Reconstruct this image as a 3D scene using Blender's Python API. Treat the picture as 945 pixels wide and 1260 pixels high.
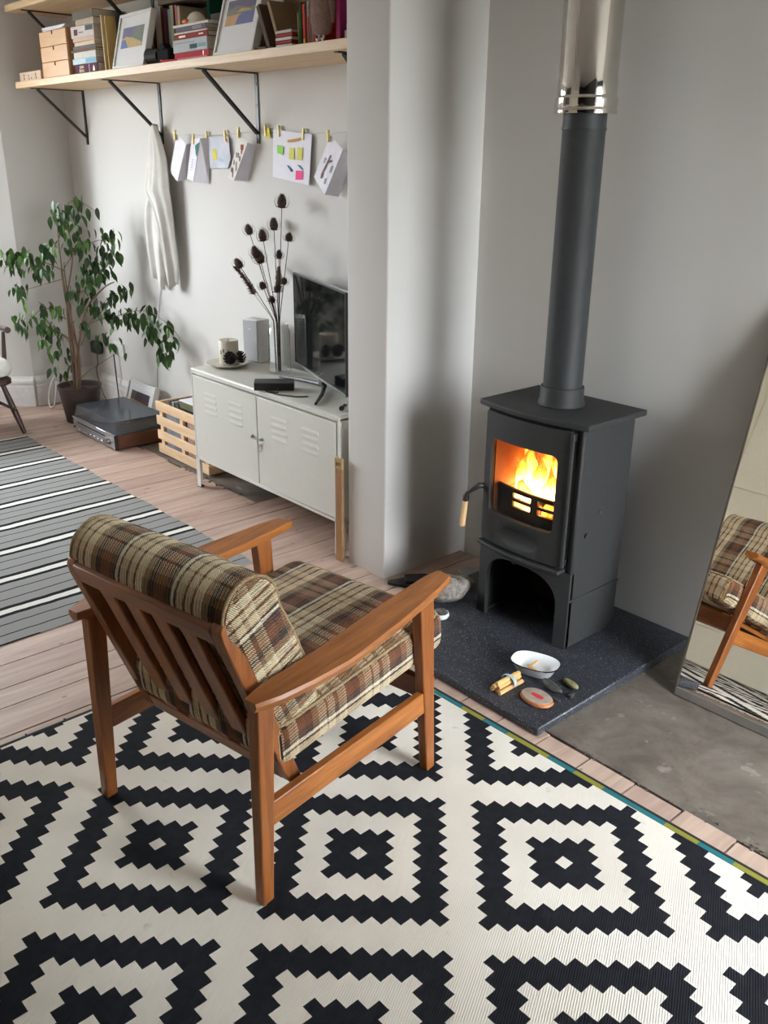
import bpy, bmesh, math, random
from mathutils import Vector, Matrix, Euler
PI = math.pi
rnd = random.Random(7)
scn = bpy.context.scene
COL = scn.collection
for o in list(bpy.data.objects):
    bpy.data.objects.remove(o)

# ------------------------------------------------------------------ camera
cam_d = bpy.data.cameras.new('camera')
cam_d.sensor_fit = 'VERTICAL'; cam_d.sensor_height = 36.0
cam_d.lens = 1110.236 / 1260 * 36.0
cam_d.clip_start = 0.02
cam = bpy.data.objects.new('camera', cam_d); COL.objects.link(cam)
_yaw, _pit, _rol = 0.84376, -0.37426, 0.010827
_f = Vector((-math.sin(_yaw)*math.cos(_pit), math.cos(_yaw)*math.cos(_pit), math.sin(_pit)))
_r = Vector((math.cos(_yaw), math.sin(_yaw), 0)); _u = _r.cross(_f)
_r2 = _r*math.cos(_rol) + _u*math.sin(_rol); _u2 = -_r*math.sin(_rol) + _u*math.cos(_rol)
cam.matrix_world = Matrix(((_r2.x, _u2.x, -_f.x, 3.98009), (_r2.y, _u2.y, -_f.y, -2.22881), (_r2.z, _u2.z, -_f.z, 1.61559), (0, 0, 0, 1)))
scn.camera = cam

# ------------------------------------------------------------------ view, sky, daylight
vs = scn.view_settings
vs.view_transform = 'Standard'; vs.look = 'None'; vs.gamma = 1.0; vs.use_curve_mapping = False
vs.exposure = 1.92
scn.cycles.max_bounces = 10; scn.cycles.diffuse_bounces = 6; scn.cycles.glossy_bounces = 5
scn.cycles.transparent_max_bounces = 24; scn.cycles.transmission_bounces = 8
scn.cycles.sample_clamp_indirect = 6.0
scn.cycles.use_denoising = True
scn.cycles.caustics_reflective = False; scn.cycles.caustics_refractive = False
SKY = 9.0
w = bpy.data.worlds.new('overcast_sky'); scn.world = w; w.use_nodes = True
wn = w.node_tree.nodes; wl = w.node_tree.links; wn.clear()
_o = wn.new('ShaderNodeOutputWorld'); _b = wn.new('ShaderNodeBackground'); _tc = wn.new('ShaderNodeTexCoord')
_s = wn.new('ShaderNodeSeparateXYZ'); _rp = wn.new('ShaderNodeValToRGB')
_rp.color_ramp.elements[0].position = 0.47; _rp.color_ramp.elements[0].color = (0.20, 0.20, 0.18, 1)
_rp.color_ramp.elements[1].position = 0.54; _rp.color_ramp.elements[1].color = (0.90, 0.96, 1.0, 1)
_m = wn.new('ShaderNodeMath'); _m.operation = 'MULTIPLY_ADD'; _m.inputs[1].default_value = 0.5; _m.inputs[2].default_value = 0.5
wl.new(_tc.outputs['Generated'], _s.inputs[0]); wl.new(_s.outputs['Z'], _m.inputs[0]); wl.new(_m.outputs[0], _rp.inputs[0])
wl.new(_rp.outputs[0], _b.inputs[0]); _b.inputs[1].default_value = SKY; wl.new(_b.outputs[0], _o.inputs[0])

def portal(name, loc, direction, sx, sy):
    """sampling portal for the sky in a window opening"""
    d = bpy.data.lights.new(name, 'AREA'); d.shape = 'RECTANGLE'; d.size = sx; d.size_y = sy
    d.cycles.is_portal = True
    o = bpy.data.objects.new(name, d); COL.objects.link(o); o.location = loc
    o.rotation_euler = Vector(direction).to_track_quat('-Z', 'Z').to_euler()
    return o
# window openings: x0 end of the room, and the bay at the far left
WIN_R = dict(x=5.15, y0=-0.69, y1=0.36, z0=0.12, z1=2.45)
BAY = [(-2.13, 0.0), (-2.75, -0.74), (-2.75, -2.3), (-2.13, -3.0)]
portal('daylight_end_window', (5.19, -0.165, 1.285), (-1, 0, 0), 1.05, 2.33)
for (a, b) in zip(BAY[:-1], BAY[1:]):
    a = Vector((*a, 0)); b = Vector((*b, 0)); m = (a+b)/2; d = (b-a)
    n = Vector((-d.y, d.x, 0)).normalized()
    if n.x < 0: n = -n
    portal('daylight_bay_window', m + Vector((0, 0, 1.775)) - n*0.08, n, d.length*0.85, 1.35)

# ------------------------------------------------------------------ mesh helpers
class MB:
    def __init__(s): s.bm = bmesh.new(); s.uv = None
    def _add(s, tmp, mat=None, mi=0):
        if mat is not None: bmesh.ops.transform(tmp, matrix=mat, verts=tmp.verts)
        for f in tmp.faces: f.material_index = mi
        me = bpy.data.meshes.new('tmp'); tmp.to_mesh(me); tmp.free(); s.bm.from_mesh(me); bpy.data.meshes.remove(me)
        return s
    def box(s, c, d, rot=None, bev=0.0, seg=1, mi=0, mat=None):
        t = bmesh.new(); bmesh.ops.create_cube(t, size=1.0)
        bmesh.ops.scale(t, vec=d, verts=t.verts)
        if bev > 0:
            bmesh.ops.bevel(t, geom=t.edges[:], offset=min(bev, min(d)*0.49), segments=seg, affect='EDGES', profile=0.5)
        M = Matrix.Translation(c)
        if rot is not None: M = M @ (rot if isinstance(rot, Matrix) else Euler(rot).to_matrix().to_4x4())
        if mat is not None: M = mat @ M
        return s._add(t, M, mi)
    def boxr(s, x0, x1, y0, y1, z0, z1, bev=0.0, mi=0, mat=None):
        return s.box(((x0+x1)/2, (y0+y1)/2, (z0+z1)/2), (x1-x0, y1-y0, z1-z0), None, bev, 1, mi, mat)
    def cyl(s, p0, p1, r0, r1=None, n=16, mi=0, cap=True):
        r1 = r0 if r1 is None else r1
        p0 = Vector(p0); p1 = Vector(p1); d = p1-p0
        t = bmesh.new()
        bmesh.ops.create_cone(t, cap_ends=cap, segments=n, radius1=r0, radius2=r1, depth=d.length)
        M = Matrix.Translation((p0+p1)/2) @ d.to_track_quat('Z', 'Y').to_matrix().to_4x4()
        return s._add(t, M, mi)
    def ball(s, c, d, n=12, mi=0, rot=None):
        t = bmesh.new(); bmesh.ops.create_uvsphere(t, u_segments=n, v_segments=max(6, n*2//3), radius=1.0)
        M = Matrix.Translation(c)
        if rot is not None: M = M @ Euler(rot).to_matrix().to_4x4()
        M = M @ Matrix.Diagonal((d[0], d[1], d[2], 1))
        return s._add(t, M, mi)
    def rings(s, rings, closed=True, cap=True, mi=0):
        """loft rings (lists of points) into a skin"""
        bm = s.bm; vs_ = [[bm.verts.new(p) for p in r] for r in rings]; n = len(rings[0])
        for a, b in zip(vs_[:-1], vs_[1:]):
            for i in range(n if closed else n-1):
                j = (i+1) % n
                f = bm.faces.new((a[i], a[j], b[j], b[i])); f.material_index = mi
        if cap and closed:
            f = bm.faces.new(list(reversed(vs_[0]))); f.material_index = mi
            f = bm.faces.new(vs_[-1]); f.material_index = mi
        return s
    def tube(s, pts, r, n=8, mi=0, cap=True):
        pts = [Vector(p) for p in pts]
        rr = r if isinstance(r, (list, tuple)) else [r]*len(pts)
        rings = []; up = None
        for i, p in enumerate(pts):
            d = (pts[min(i+1, len(pts)-1)] - pts[max(i-1, 0)]).normalized()
            if up is None:
                up = Vector((0, 0, 1)) if abs(d.z) < 0.9 else Vector((1, 0, 0))
            a = d.cross(up).normalized(); b = a.cross(d).normalized(); up = b
            rings.append([p + (a*math.cos(2*PI*k/n) + b*math.sin(2*PI*k/n))*max(rr[i], 1e-4) for k in range(n)])
        return s.rings(rings, mi=mi, cap=cap)
    def lathe(s, prof, c=(0, 0, 0), n=24, mi=0, sx=1.0, sy=1.0):
        c = Vector(c)
        rings = [[c + Vector((r*math.cos(2*PI*k/n)*sx, r*math.sin(2*PI*k/n)*sy, z)) for k in range(n)] for r, z in prof]
        return s.rings(rings, mi=mi)
    def prism(s, poly, h0, h1, axis='Z', mi=0, mat=None):
        """extrude a 2D polygon; axis Z: (x,y)->z, Y: (x,z)->y, X: (y,z)->x"""
        f = {'Z': lambda p, h: (p[0], p[1], h), 'Y': lambda p, h: (p[0], h, p[1]), 'X': lambda p, h: (h, p[0], p[1])}[axis]
        M = mat or Matrix.Identity(4)
        bm = s.bm; a = [bm.verts.new(M @ Vector(f(p, h0))) for p in poly]; b = [bm.verts.new(M @ Vector(f(p, h1))) for p in poly]
        n = len(poly); fs = []
        for i in range(n):
            j = (i+1) % n; fs.append(bm.faces.new((a[i], a[j], b[j], b[i])))
        fs.append(bm.faces.new(list(reversed(a)))); fs.append(bm.faces.new(b))
        for q in fs: q.material_index = mi
        return s
    def slab(s, pts, th, mi=0):
        """thin solid from a 3D polygon, thickened along its normal"""
        P = [Vector(p) for p in pts]; n = (P[1]-P[0]).cross(P[2]-P[0]).normalized()*th
        bm = s.bm; a = [bm.verts.new(p) for p in P]; b = [bm.verts.new(p+n) for p in P]; k = len(P)
        fs = [bm.faces.new(list(reversed(a))), bm.faces.new(b)]
        for i in range(k):
            j = (i+1) % k; fs.append(bm.faces.new((a[i], a[j], b[j], b[i])))
        for q in fs: q.material_index = mi
        return s
    def build(s, name, mats, parent=None, smooth=40, loc=None, bevel=0.0):
        bm = s.bm
        bmesh.ops.recalc_face_normals(bm, faces=bm.faces)
        me = bpy.data.meshes.new(name); bm.to_mesh(me); bm.free()
        for m in (mats if isinstance(mats, (list, tuple)) else [mats]): me.materials.append(m)
        if smooth:
            me.polygons.foreach_set('use_smooth', [True]*len(me.polygons))
            me.set_sharp_from_angle(angle=math.radians(smooth))
        o = bpy.data.objects.new(name, me); COL.objects.link(o)
        if parent is not None: o.parent = parent
        if loc is not None: o.location = loc
        if bevel > 0:
            b = o.modifiers.new('bevel', 'BEVEL'); b.width = bevel; b.segments = 2; b.limit_method = 'ANGLE'
        return o

def rring(hx, hy, r, z, n=5):
    return [Vector((cx+r*math.cos(math.radians(a0+90*i/n)), cy+r*math.sin(math.radians(a0+90*i/n)), z)) for cx, cy, a0 in ((hx-r, hy-r, 0), (-hx+r, hy-r, 90), (-hx+r, -hy+r, 180), (hx-r, -hy+r, 270)) for i in range(n+1)]
def tag(o, label=None, cat=None, group=None, kind=None):
    if label: o['label'] = label
    if cat: o['category'] = cat
    if group: o['group'] = group
    if kind: o['kind'] = kind
    return o
def thing(name, label, cat, loc=(0, 0, 0), rz=0.0, group=None, rot=None):
    o = bpy.data.objects.new(name, None); COL.objects.link(o); o.empty_display_size = 0.05
    o.location = loc; o.rotation_euler = rot if rot is not None else (0, 0, rz)
    return tag(o, label, cat, group)
def copy_tree(o, parent=None):
    c = o.copy(); COL.objects.link(c)
    if parent is not None: c.parent = parent
    for ch in o.children: copy_tree(ch, c)
    return c
def inst(src, name, parent, loc=(0, 0, 0), rot=(0, 0, 0), scale=(1, 1, 1)):
    o = bpy.data.objects.new(name, src.data if hasattr(src, 'data') and not isinstance(src, bpy.types.Mesh) else src)
    COL.objects.link(o); o.parent = parent; o.location = loc; o.rotation_euler = rot; o.scale = scale
    return o
_fontcache = {}
def letters(text, size, mat, parent, loc, rot, name='lettering', depth=0.0006):
    cu = bpy.data.curves.new('t', 'FONT'); cu.body = text; cu.size = size; cu.extrude = depth; cu.align_x = 'CENTER'; cu.align_y = 'CENTER'
    cu.resolution_u = 2
    t = bpy.data.objects.new('t', cu); COL.objects.link(t)
    dg = bpy.context.evaluated_depsgraph_get(); me = bpy.data.meshes.new_from_object(t.evaluated_get(dg))
    bpy.data.objects.remove(t); bpy.data.curves.remove(cu)
    me.materials.clear(); me.materials.append(mat)
    o = bpy.data.objects.new(name, me); COL.objects.link(o); o.parent = parent; o.location = loc; o.rotation_euler = rot
    return o

# ------------------------------------------------------------------ material helpers
class NT:
    def __init__(s, name):
        s.m = bpy.data.materials.new(name); s.m.use_nodes = True; s.t = s.m.node_tree; s.n = s.t.nodes
        s.b = s.n['Principled BSDF']; s.out = s.n['Material Output']
    def new(s, t, **k):
        n = s.n.new(t)
        for a, v in k.items(): setattr(n, a, v)
        return n
    def link(s, a, b): s.t.links.new(a, b)
    def val(s, x, sock):
        if isinstance(x, bpy.types.NodeSocket): s.link(x, sock)
        else: sock.default_value = x
    def math(s, op, a, b=0.0, c=None):
        n = s.new('ShaderNodeMath', operation=op); s.val(a, n.inputs[0]); s.val(b, n.inputs[1])
        if c is not None: s.val(c, n.inputs[2])
        return n.outputs[0]
    def coords(s, kind='Object', scale=(1, 1, 1), loc=(0, 0, 0), rand=False):
        tc = s.new('ShaderNodeTexCoord'); mp = s.new('ShaderNodeMapping'); mp.inputs['Scale'].default_value = scale
        mp.inputs['Location'].default_value = loc; src = tc.outputs[kind]
        if rand:
            oi = s.new('ShaderNodeObjectInfo'); va = s.new('ShaderNodeVectorMath', operation='MULTIPLY_ADD')
            cb = s.new('ShaderNodeCombineXYZ'); s.link(oi.outputs['Random'], cb.inputs[0]); s.link(oi.outputs['Random'], cb.inputs[1]); s.link(oi.outputs['Random'], cb.inputs[2])
            s.link(cb.outputs[0], va.inputs[0]); va.inputs[1].default_value = (37, 91, 53); s.link(src, va.inputs[2]); src = va.outputs[0]
        s.link(src, mp.inputs[0]); return mp.outputs[0]
    def noise(s, vec, scale, detail=4, rough=0.55, dist=0.0):
        n = s.new('ShaderNodeTexNoise'); s.link(vec, n.inputs['Vector']); n.inputs['Scale'].default_value = scale
        n.inputs['Detail'].default_value = detail; n.inputs['Roughness'].default_value = rough; n.inputs['Distortion'].default_value = dist
        return n.outputs[0]
    def ramp(s, fac, stops, interp='LINEAR'):
        n = s.new('ShaderNodeValToRGB'); r = n.color_ramp; r.interpolation = interp
        while len(r.elements) < len(stops): r.elements.new(0.5)
        for e, (p, c) in zip(r.elements, stops):
            e.position = p; e.color = (*c, 1) if len(c) == 3 else c
        s.link(fac, n.inputs[0]); return n.outputs[0]
    def mix(s, fac, a, b, blend='MIX'):
        n = s.new('ShaderNodeMix', data_type='RGBA', blend_type=blend)
        s.val(fac, n.inputs[0]); s.val(a if isinstance(a, bpy.types.NodeSocket) else (*a, 1), n.inputs[6]); s.val(b if isinstance(b, bpy.types.NodeSocket) else (*b, 1), n.inputs[7])
        return n.outputs[2]
    def bump(s, h, strength=0.2, dist=0.002):
        n = s.new('ShaderNodeBump'); n.inputs['Strength'].default_value = strength; n.inputs['Distance'].default_value = dist
        s.link(h, n.inputs['Height']); s.link(n.outputs[0], s.b.inputs['Normal'])
    def base(s, c=None, rough=None, metal=None, spec=None):
        if c is not None: s.val(c if isinstance(c, bpy.types.NodeSocket) else (*c, 1), s.b.inputs['Base Color'])
        if rough is not None: s.val(rough, s.b.inputs['Roughness'])
        if metal is not None: s.b.inputs['Metallic'].default_value = metal
        if spec is not None: s.b.inputs['Specular IOR Level'].default_value = spec
        return s
def sr(r, g, b):
    """8-bit sRGB to linear"""
    f = lambda c: (c/255/12.92) if c <= 10 else ((c/255+0.055)/1.055)**2.4
    return (f(r), f(g), f(b))
_pc = {}
def plain(name, c, rough=0.5, metal=0.0, var=0.06, bump=0.0, scale=30.0, spec=None):
    t = NT(name); v = t.coords('Object', rand=True)
    n = t.noise(v, scale, 4); lo = tuple(x*(1-var) for x in c); hi = tuple(min(1, x*(1+var)) for x in c)
    t.base(t.ramp(n, [(0.3, lo), (0.7, hi)]), rough, metal, spec)
    if bump: t.bump(t.noise(v, scale*4, 3), bump, 0.002)
    return t.m
def wood(name, c1, c2, axis='X', scale=1.0, rough=0.45, coords='Object', bump=0.08, contrast=(0.3, 0.7)):
    t = NT(name); sc = {'X': (1.2, 14, 14), 'Y': (14, 1.2, 14), 'Z': (14, 14, 1.2)}[axis]
    v = t.coords(coords, tuple(q*scale for q in sc), rand=True)
    n = t.noise(v, 2.2, 6, 0.6, 1.2); n2 = t.noise(v, 11.0, 3, 0.6)
    h = t.math('MULTIPLY_ADD', n2, 0.3, t.math('MULTIPLY', n, 0.7))
    t.base(t.ramp(h, [(contrast[0], c1), (contrast[1], c2)]), rough)
    t.bump(h, bump, 0.001)
    return t.m
def emit(name, c, s):
    t = NT(name); t.b.inputs['Emission Color'].default_value = (*c, 1); t.b.inputs['Emission Strength'].default_value = s
    t.base((0, 0, 0)); return t.m
def clear_glass(name, tint=(1, 1, 1), gl=1.0, rough=0.0):
    t = NT(name); tr = t.new('ShaderNodeBsdfTransparent'); tr.inputs[0].default_value = (*tint, 1)
    g = t.new('ShaderNodeBsdfGlossy'); g.inputs['Roughness'].default_value = rough
    fr = t.new('ShaderNodeFresnel'); fr.inputs[0].default_value = 1.5
    ge = t.new('ShaderNodeNewGeometry'); fk = t.math('MULTIPLY', fr.outputs[0], t.math('SUBTRACT', 1.0, ge.outputs['Backfacing']))
    mx = t.new('ShaderNodeMixShader'); t.link(t.math('MINIMUM', t.math('MULTIPLY', fk, gl), 1.0), mx.inputs[0]); t.link(tr.outputs[0], mx.inputs[1]); t.link(g.outputs[0], mx.inputs[2])
    t.link(mx.outputs[0], t.out.inputs[0]); return t.m

# ------------------------------------------------------------------ materials
def m_wall():
    t = NT('white_wall_paint'); v = t.coords('Object')
    t.base(t.ramp(t.noise(v, 1.3, 3), [(0.3, (0.640, 0.622, 0.600)), (0.7, (0.675, 0.657, 0.636))]), 0.75, spec=0.25)
    t.bump(t.noise(v, 160, 3), 0.05, 0.001); return t.m
M_WALL = m_wall()
M_DARKWALL = plain('bounce_cutting_dark_grey', (0.085, 0.085, 0.085), 0.8)  # unseen walls made dark to cut light bounced from behind the camera
M_CEIL = plain('white_ceiling_paint', (0.66, 0.65, 0.64), 0.9)
M_TRIM = plain('white_gloss_trim', (0.72, 0.71, 0.70), 0.35)
def m_boards():
    t = NT('old_floor_boards'); v = t.coords('Object', (9, 0.9, 9), rand=True)
    n = t.noise(v, 2.0, 6, 0.6, 1.0)
    base = t.ramp(n, [(0.25, sr(160, 134, 121)), (0.5, sr(184, 160, 146)), (0.75, sr(203, 180, 166))])
    oi = t.new('ShaderNodeObjectInfo')
    tone = t.ramp(oi.outputs['Random'], [(0.0, (0.84, 0.80, 0.79)), (0.5, (1.0, 0.96, 0.95)), (1.0, (1.0, 1.0, 0.97))])
    base = t.mix(1.0, base, tone, 'MULTIPLY')
    v2 = t.coords('Object', rand=True)
    wear = t.noise(v2, 3.5, 5, 0.65)
    base = t.mix(t.math('MULTIPLY', t.ramp(wear, [(0.5, (0, 0, 0)), (0.75, (1, 1, 1))]), 0.35), base, sr(150, 125, 118))
    vk = t.new('ShaderNodeTexVoronoi'); vk.inputs['Scale'].default_value = 1.0
    t.link(t.coords('Object', (6.0, 3.2, 1), rand=True), vk.inputs['Vector'])
    knot = t.ramp(vk.outputs['Distance'], [(0.045, (1, 1, 1)), (0.10, (0, 0, 0))])
    base = t.mix(t.math('MULTIPLY', knot, 0.75), base, sr(92, 72, 66))
    vk2 = t.new('ShaderNodeTexVoronoi'); vk2.inputs['Scale'].default_value = 1.0
    t.link(t.coords('Object', (14.0, 7.0, 1), (3.1, 1.7, 0), rand=True), vk2.inputs['Vector'])
    nail = t.ramp(vk2.outputs['Distance'], [(0.05, (1, 1, 1)), (0.085, (0, 0, 0))])
    base = t.mix(t.math('MULTIPLY', nail, 0.55), base, sr(80, 66, 62))
    t.base(base, 0.6); t.bump(n, 0.15, 0.002); return t.m
M_BOARD = m_boards()
def m_concrete():
    t = NT('bare_concrete'); v = t.coords('Object')
    n = t.noise(v, 5, 8, 0.65, 0.4)
    base = t.ramp(n, [(0.3, sr(80, 72, 65)), (0.5, sr(108, 99, 90)), (0.7, sr(132, 124, 115))])
    n2 = t.noise(t.coords('Object', loc=(5, 2, 0)), 8.5, 5, 0.6)
    base = t.mix(t.math('MULTIPLY', t.ramp(n2, [(0.61, (0, 0, 0)), (0.66, (1, 1, 1))]), 0.5), base, sr(166, 158, 150))
    n3 = t.noise(v, 70, 2, 0.5)
    base = t.mix(t.math('MULTIPLY', t.ramp(n3, [(0.66, (0, 0, 0)), (0.72, (1, 1, 1))]), 0.4), base, sr(70, 64, 60))
    t.base(base, 0.65); t.bump(t.noise(v, 26, 6, 0.6), 0.3, 0.004); return t.m
M_CONC = m_concrete()
def m_hearth():
    t = NT('speckled_hearth_stone'); v = t.coords('Object')
    n = t.noise(v, 130, 2, 0.5); n1 = t.noise(v, 45, 3, 0.5); n2 = t.noise(t.coords('Object', loc=(3, 1, 0)), 260, 1, 0.5)
    base = t.ramp(n1, [(0.3, sr(38, 41, 48)), (0.7, sr(52, 55, 63))])
    base = t.mix(t.ramp(n, [(0.62, (0, 0, 0)), (0.68, (0.55, 0.55, 0.55))]), base, sr(120, 124, 132))
    base = t.mix(t.ramp(n2, [(0.69, (0, 0, 0)), (0.73, (0.9, 0.9, 0.9))]), base, sr(205, 205, 205))
    t.base(base, 0.42); t.bump(n1, 0.06, 0.001); return t.m
M_HEARTH = m_hearth()
M_IRON = plain('black_stove_paint', (0.026, 0.027, 0.027), 0.62, 0.0, 0.10, 0.06, 60, spec=0.35)
M_IRON_IN = plain('glow_tinted_firebrick', (0.26, 0.10, 0.05), 0.9)  # firebrick reddened: part of the fire's orange glow is in the colour
M_PIPE = plain('matt_flue_paint', (0.031, 0.034, 0.036), 0.48, 0.0, 0.08, 0.03, 40, spec=0.4)
def m_steel(name='polished_steel', c=(0.66, 0.63, 0.58), r=0.05):
    t = NT(name); v = t.coords('Object', (40, 40, 2)); t.base(c, t.ramp(t.noise(v, 3, 3), [(0.3, (r*0.8,)*3), (0.7, (r*1.3,)*3)]), 1.0); return t.m
M_STEEL = m_steel()
M_CHROME = m_steel('chrome', (0.82, 0.82, 0.82), 0.12)
M_TEAK = wood('oiled_teak', sr(112, 62, 28), sr(184, 116, 56), 'Y', 1.0, 0.38)
M_TEAKZ = wood('oiled_teak_upright', sr(100, 54, 26), sr(166, 100, 48), 'Z', 1.0, 0.38)
M_TEAKX = wood('oiled_teak_cross', sr(96, 52, 26), sr(158, 94, 46), 'X', 1.0, 0.38)
M_DARKW = wood('dark_stained_elm', sr(46, 28, 22), sr(74, 48, 38), 'Z', 1.0, 0.4)
M_PINE = wood('pale_pine', sr(205, 172, 132), sr(232, 205, 168), 'X', 0.8, 0.5)
M_SLAT = wood('crate_pine', sr(214, 176, 134), sr(240, 212, 176), 'X', 1.0, 0.55)
M_PLY = wood('birch_ply', sr(196, 148, 100), sr(220, 176, 128), 'X', 0.6, 0.5, contrast=(0.2, 0.8))
M_BEECH = wood('beech_handle', sr(200, 160, 112), sr(224, 186, 138), 'Z', 1.5, 0.45)
M_STICK = wood('kindling', sr(196, 150, 92), sr(228, 190, 130), 'Y', 2.0, 0.6)
M_LOCKER = plain('cream_powder_coat', sr(212, 211, 203), 0.38, 0.0, 0.015)
M_BLACKM = plain('black_steel', (0.012, 0.012, 0.013), 0.45)
M_BLACKP = plain('black_plastic', (0.010, 0.010, 0.011), 0.35)
M_DARK = plain('dark_gap', (0.01, 0.009, 0.008), 0.9)
M_WHITEP = plain('white_plastic', (0.72, 0.72, 0.70), 0.35)
M_PAPER = plain('white_paper', (0.76, 0.75, 0.83), 0.7, var=0.02)
M_PAGES = plain('book_pages', sr(196, 186, 168), 0.9, var=0.15, scale=200)
M_CARDB = plain('brown_cardboard', sr(150, 110, 72), 0.8, var=0.08)
M_POT = plain('brown_plastic_pot', sr(70, 56, 53), 0.5)
M_SOIL = plain('dark_soil', (0.03, 0.022, 0.016), 1.0, var=0.4, bump=0.5, scale=90)
M_BARK = wood('fig_bark', sr(92, 70, 54), sr(150, 122, 98), 'Z', 2.0, 0.8)
M_STEM = plain('dry_stem', sr(74, 56, 44), 0.85)
M_TEASEL = plain('dry_teasel', sr(78, 60, 50), 0.95, var=0.3, scale=200)
M_PLUME = plain('dry_grass_plume', sr(122, 98, 88), 0.95, var=0.2, scale=120)
M_LINEN = None
def m_linen():
    t = NT('cream_linen'); v = t.coords('Object')
    t.base(t.ramp(t.noise(v, 9, 4), [(0.3, sr(206, 204, 198)), (0.7, sr(224, 222, 217))]), 0.9, spec=0.1)
    t.bump(t.noise(v, 500, 2), 0.2, 0.001); return t.m
M_LINEN = m_linen()
M_WHITEFAB = plain('white_cushion_cover', sr(226, 225, 220), 0.9, bump=0.15, scale=60)
M_WAX = plain('ivory_wax', sr(216, 208, 192), 0.5, var=0.04, scale=12)
M_CERAMIC = plain('cream_ceramic', sr(206, 200, 188), 0.25)
M_ENAMEL = plain('white_enamel', (0.78, 0.80, 0.82), 0.18, var=0.01)
M_ENAMELK = plain('black_enamel_rim', (0.012, 0.012, 0.014), 0.25)
M_GREYP = plain('light_grey_plastic', sr(176, 176, 180), 0.5, var=0.03)
M_GRILL = plain('speaker_cloth', sr(178, 179, 184), 0.8, var=0.05, scale=400)
M_GOLD = plain('gold_foil', sr(226, 200, 150), 0.4)
M_CONE = plain('dark_pine_cone', sr(40, 30, 26), 0.9, var=0.3, scale=120)
M_ROCK = None
def m_rock(name, a, b, s=22, r=0.7):
    t = NT(name); v = t.coords('Object', rand=True); n = t.noise(v, s, 6, 0.65, 0.6)
    t.base(t.ramp(n, [(0.32, a), (0.68, b)]), r); t.bump(n, 0.5, 0.006); return t.m
M_ROCK = m_rock('pale_quartz_rock', sr(70, 62, 57), sr(176, 166, 158), 34)
M_STONE = m_rock('dark_pebble', sr(46, 46, 44), sr(72, 72, 68), 30, 0.55)
M_MOSS = m_rock('olive_pebble', sr(96, 94, 64), sr(150, 144, 104), 40, 0.6)
M_SCREEN = NT('black_screen').base((0.006, 0.007, 0.008), 0.06, spec=0.6).m
M_MIRROR = NT('mirror_silver').base((0.90, 0.89, 0.86), 0.0, 1.0).m
M_LEAVES = []
for i, (a, b) in enumerate(((sr(48, 76, 38), sr(66, 98, 48)), (sr(66, 102, 46), sr(100, 138, 66)), (sr(36, 58, 34), sr(52, 78, 44)))):
    t = NT('fig_leaf_%s' % ('mid', 'bright', 'deep')[i]); v = t.coords('Object', rand=True)
    t.base(t.ramp(t.noise(v, 25, 3), [(0.3, a), (0.7, b)]), 0.45, spec=0.35)
    M_LEAVES.append(t.m)

# plaid: warp bands along U and weft bands along V, crossed in a visible basket weave
PL_A = [(0.0, sr(236, 224, 202)), (0.05, sr(66, 48, 36)), (0.085, sr(216, 196, 160)), (0.20, sr(112, 80, 54)), (0.24, sr(224, 206, 170)), (0.335, sr(124, 70, 36)),
        (0.375, sr(236, 220, 186)), (0.50, sr(148, 116, 84)), (0.60, sr(54, 38, 29)), (0.70, sr(124, 72, 40)), (0.88, sr(84, 50, 31)), (0.96, sr(50, 37, 29))]
PL_B = [(0.0, sr(234, 220, 192)), (0.05, sr(112, 74, 48)), (0.20, sr(58, 42, 33)), (0.34, sr(168, 134, 98)), (0.46, sr(228, 210, 176)), (0.62, sr(118, 70, 40)),
        (0.66, sr(230, 212, 178)), (0.80, sr(112, 84, 62)), (0.88, sr(212, 190, 152))]
def m_plaid():
    t = NT('brown_plaid_wool'); uv = t.new('ShaderNodeUVMap'); s = t.new('ShaderNodeSeparateXYZ'); t.link(uv.outputs[0], s.inputs[0])
    wob = t.noise(uv.outputs[0], 90, 2)
    du = t.math('MULTIPLY_ADD', wob, 0.006, -0.003)
    u = t.math('ADD', s.outputs[0], du); v = t.math('ADD', s.outputs[1], du)
    A = t.ramp(t.math('FRACT', t.math('MULTIPLY', u, 1/0.19)), PL_A, 'CONSTANT')
    B = t.ramp(t.math('FRACT', t.math('MULTIPLY', v, 1/0.17)), PL_B, 'CONSTANT')
    k = 2*PI/0.0088
    th = t.math('MULTIPLY', t.math('SINE', t.math('MULTIPLY', t.math('ADD', s.outputs[0], s.outputs[1]), k)), t.math('SINE', t.math('MULTIPLY', s.outputs[1], k*0.9)))
    th = t.math('ADD', th, t.math('MULTIPLY_ADD', t.noise(uv.outputs[0], 420, 1), 1.6, -0.8))
    mask = t.ramp(t.math('MULTIPLY_ADD', th, 0.5, 0.5), [(0.45, (0, 0, 0)), (0.57, (1, 1, 1))])
    col = t.mix(t.math('MULTIPLY_ADD', mask, 0.60, 0.0), A, B)
    col = t.mix(0.22, col, t.ramp(t.noise(uv.outputs[0], 300, 2), [(0.32, (0.24, 0.21, 0.18)), (0.62, (0.92, 0.86, 0.76))]), 'OVERLAY')
    t.base(col, 0.95, spec=0.08); t.bump(t.math('ADD', th, 0), 0.8, 0.004)
    t.b.inputs['Sheen Weight'].default_value = 0.15
    return t.m
M_PLAID = m_plaid()
M_PIPING = plain('cream_brown_piping', sr(150, 128, 96), 0.95, var=0.45, scale=260, bump=0.4)

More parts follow.
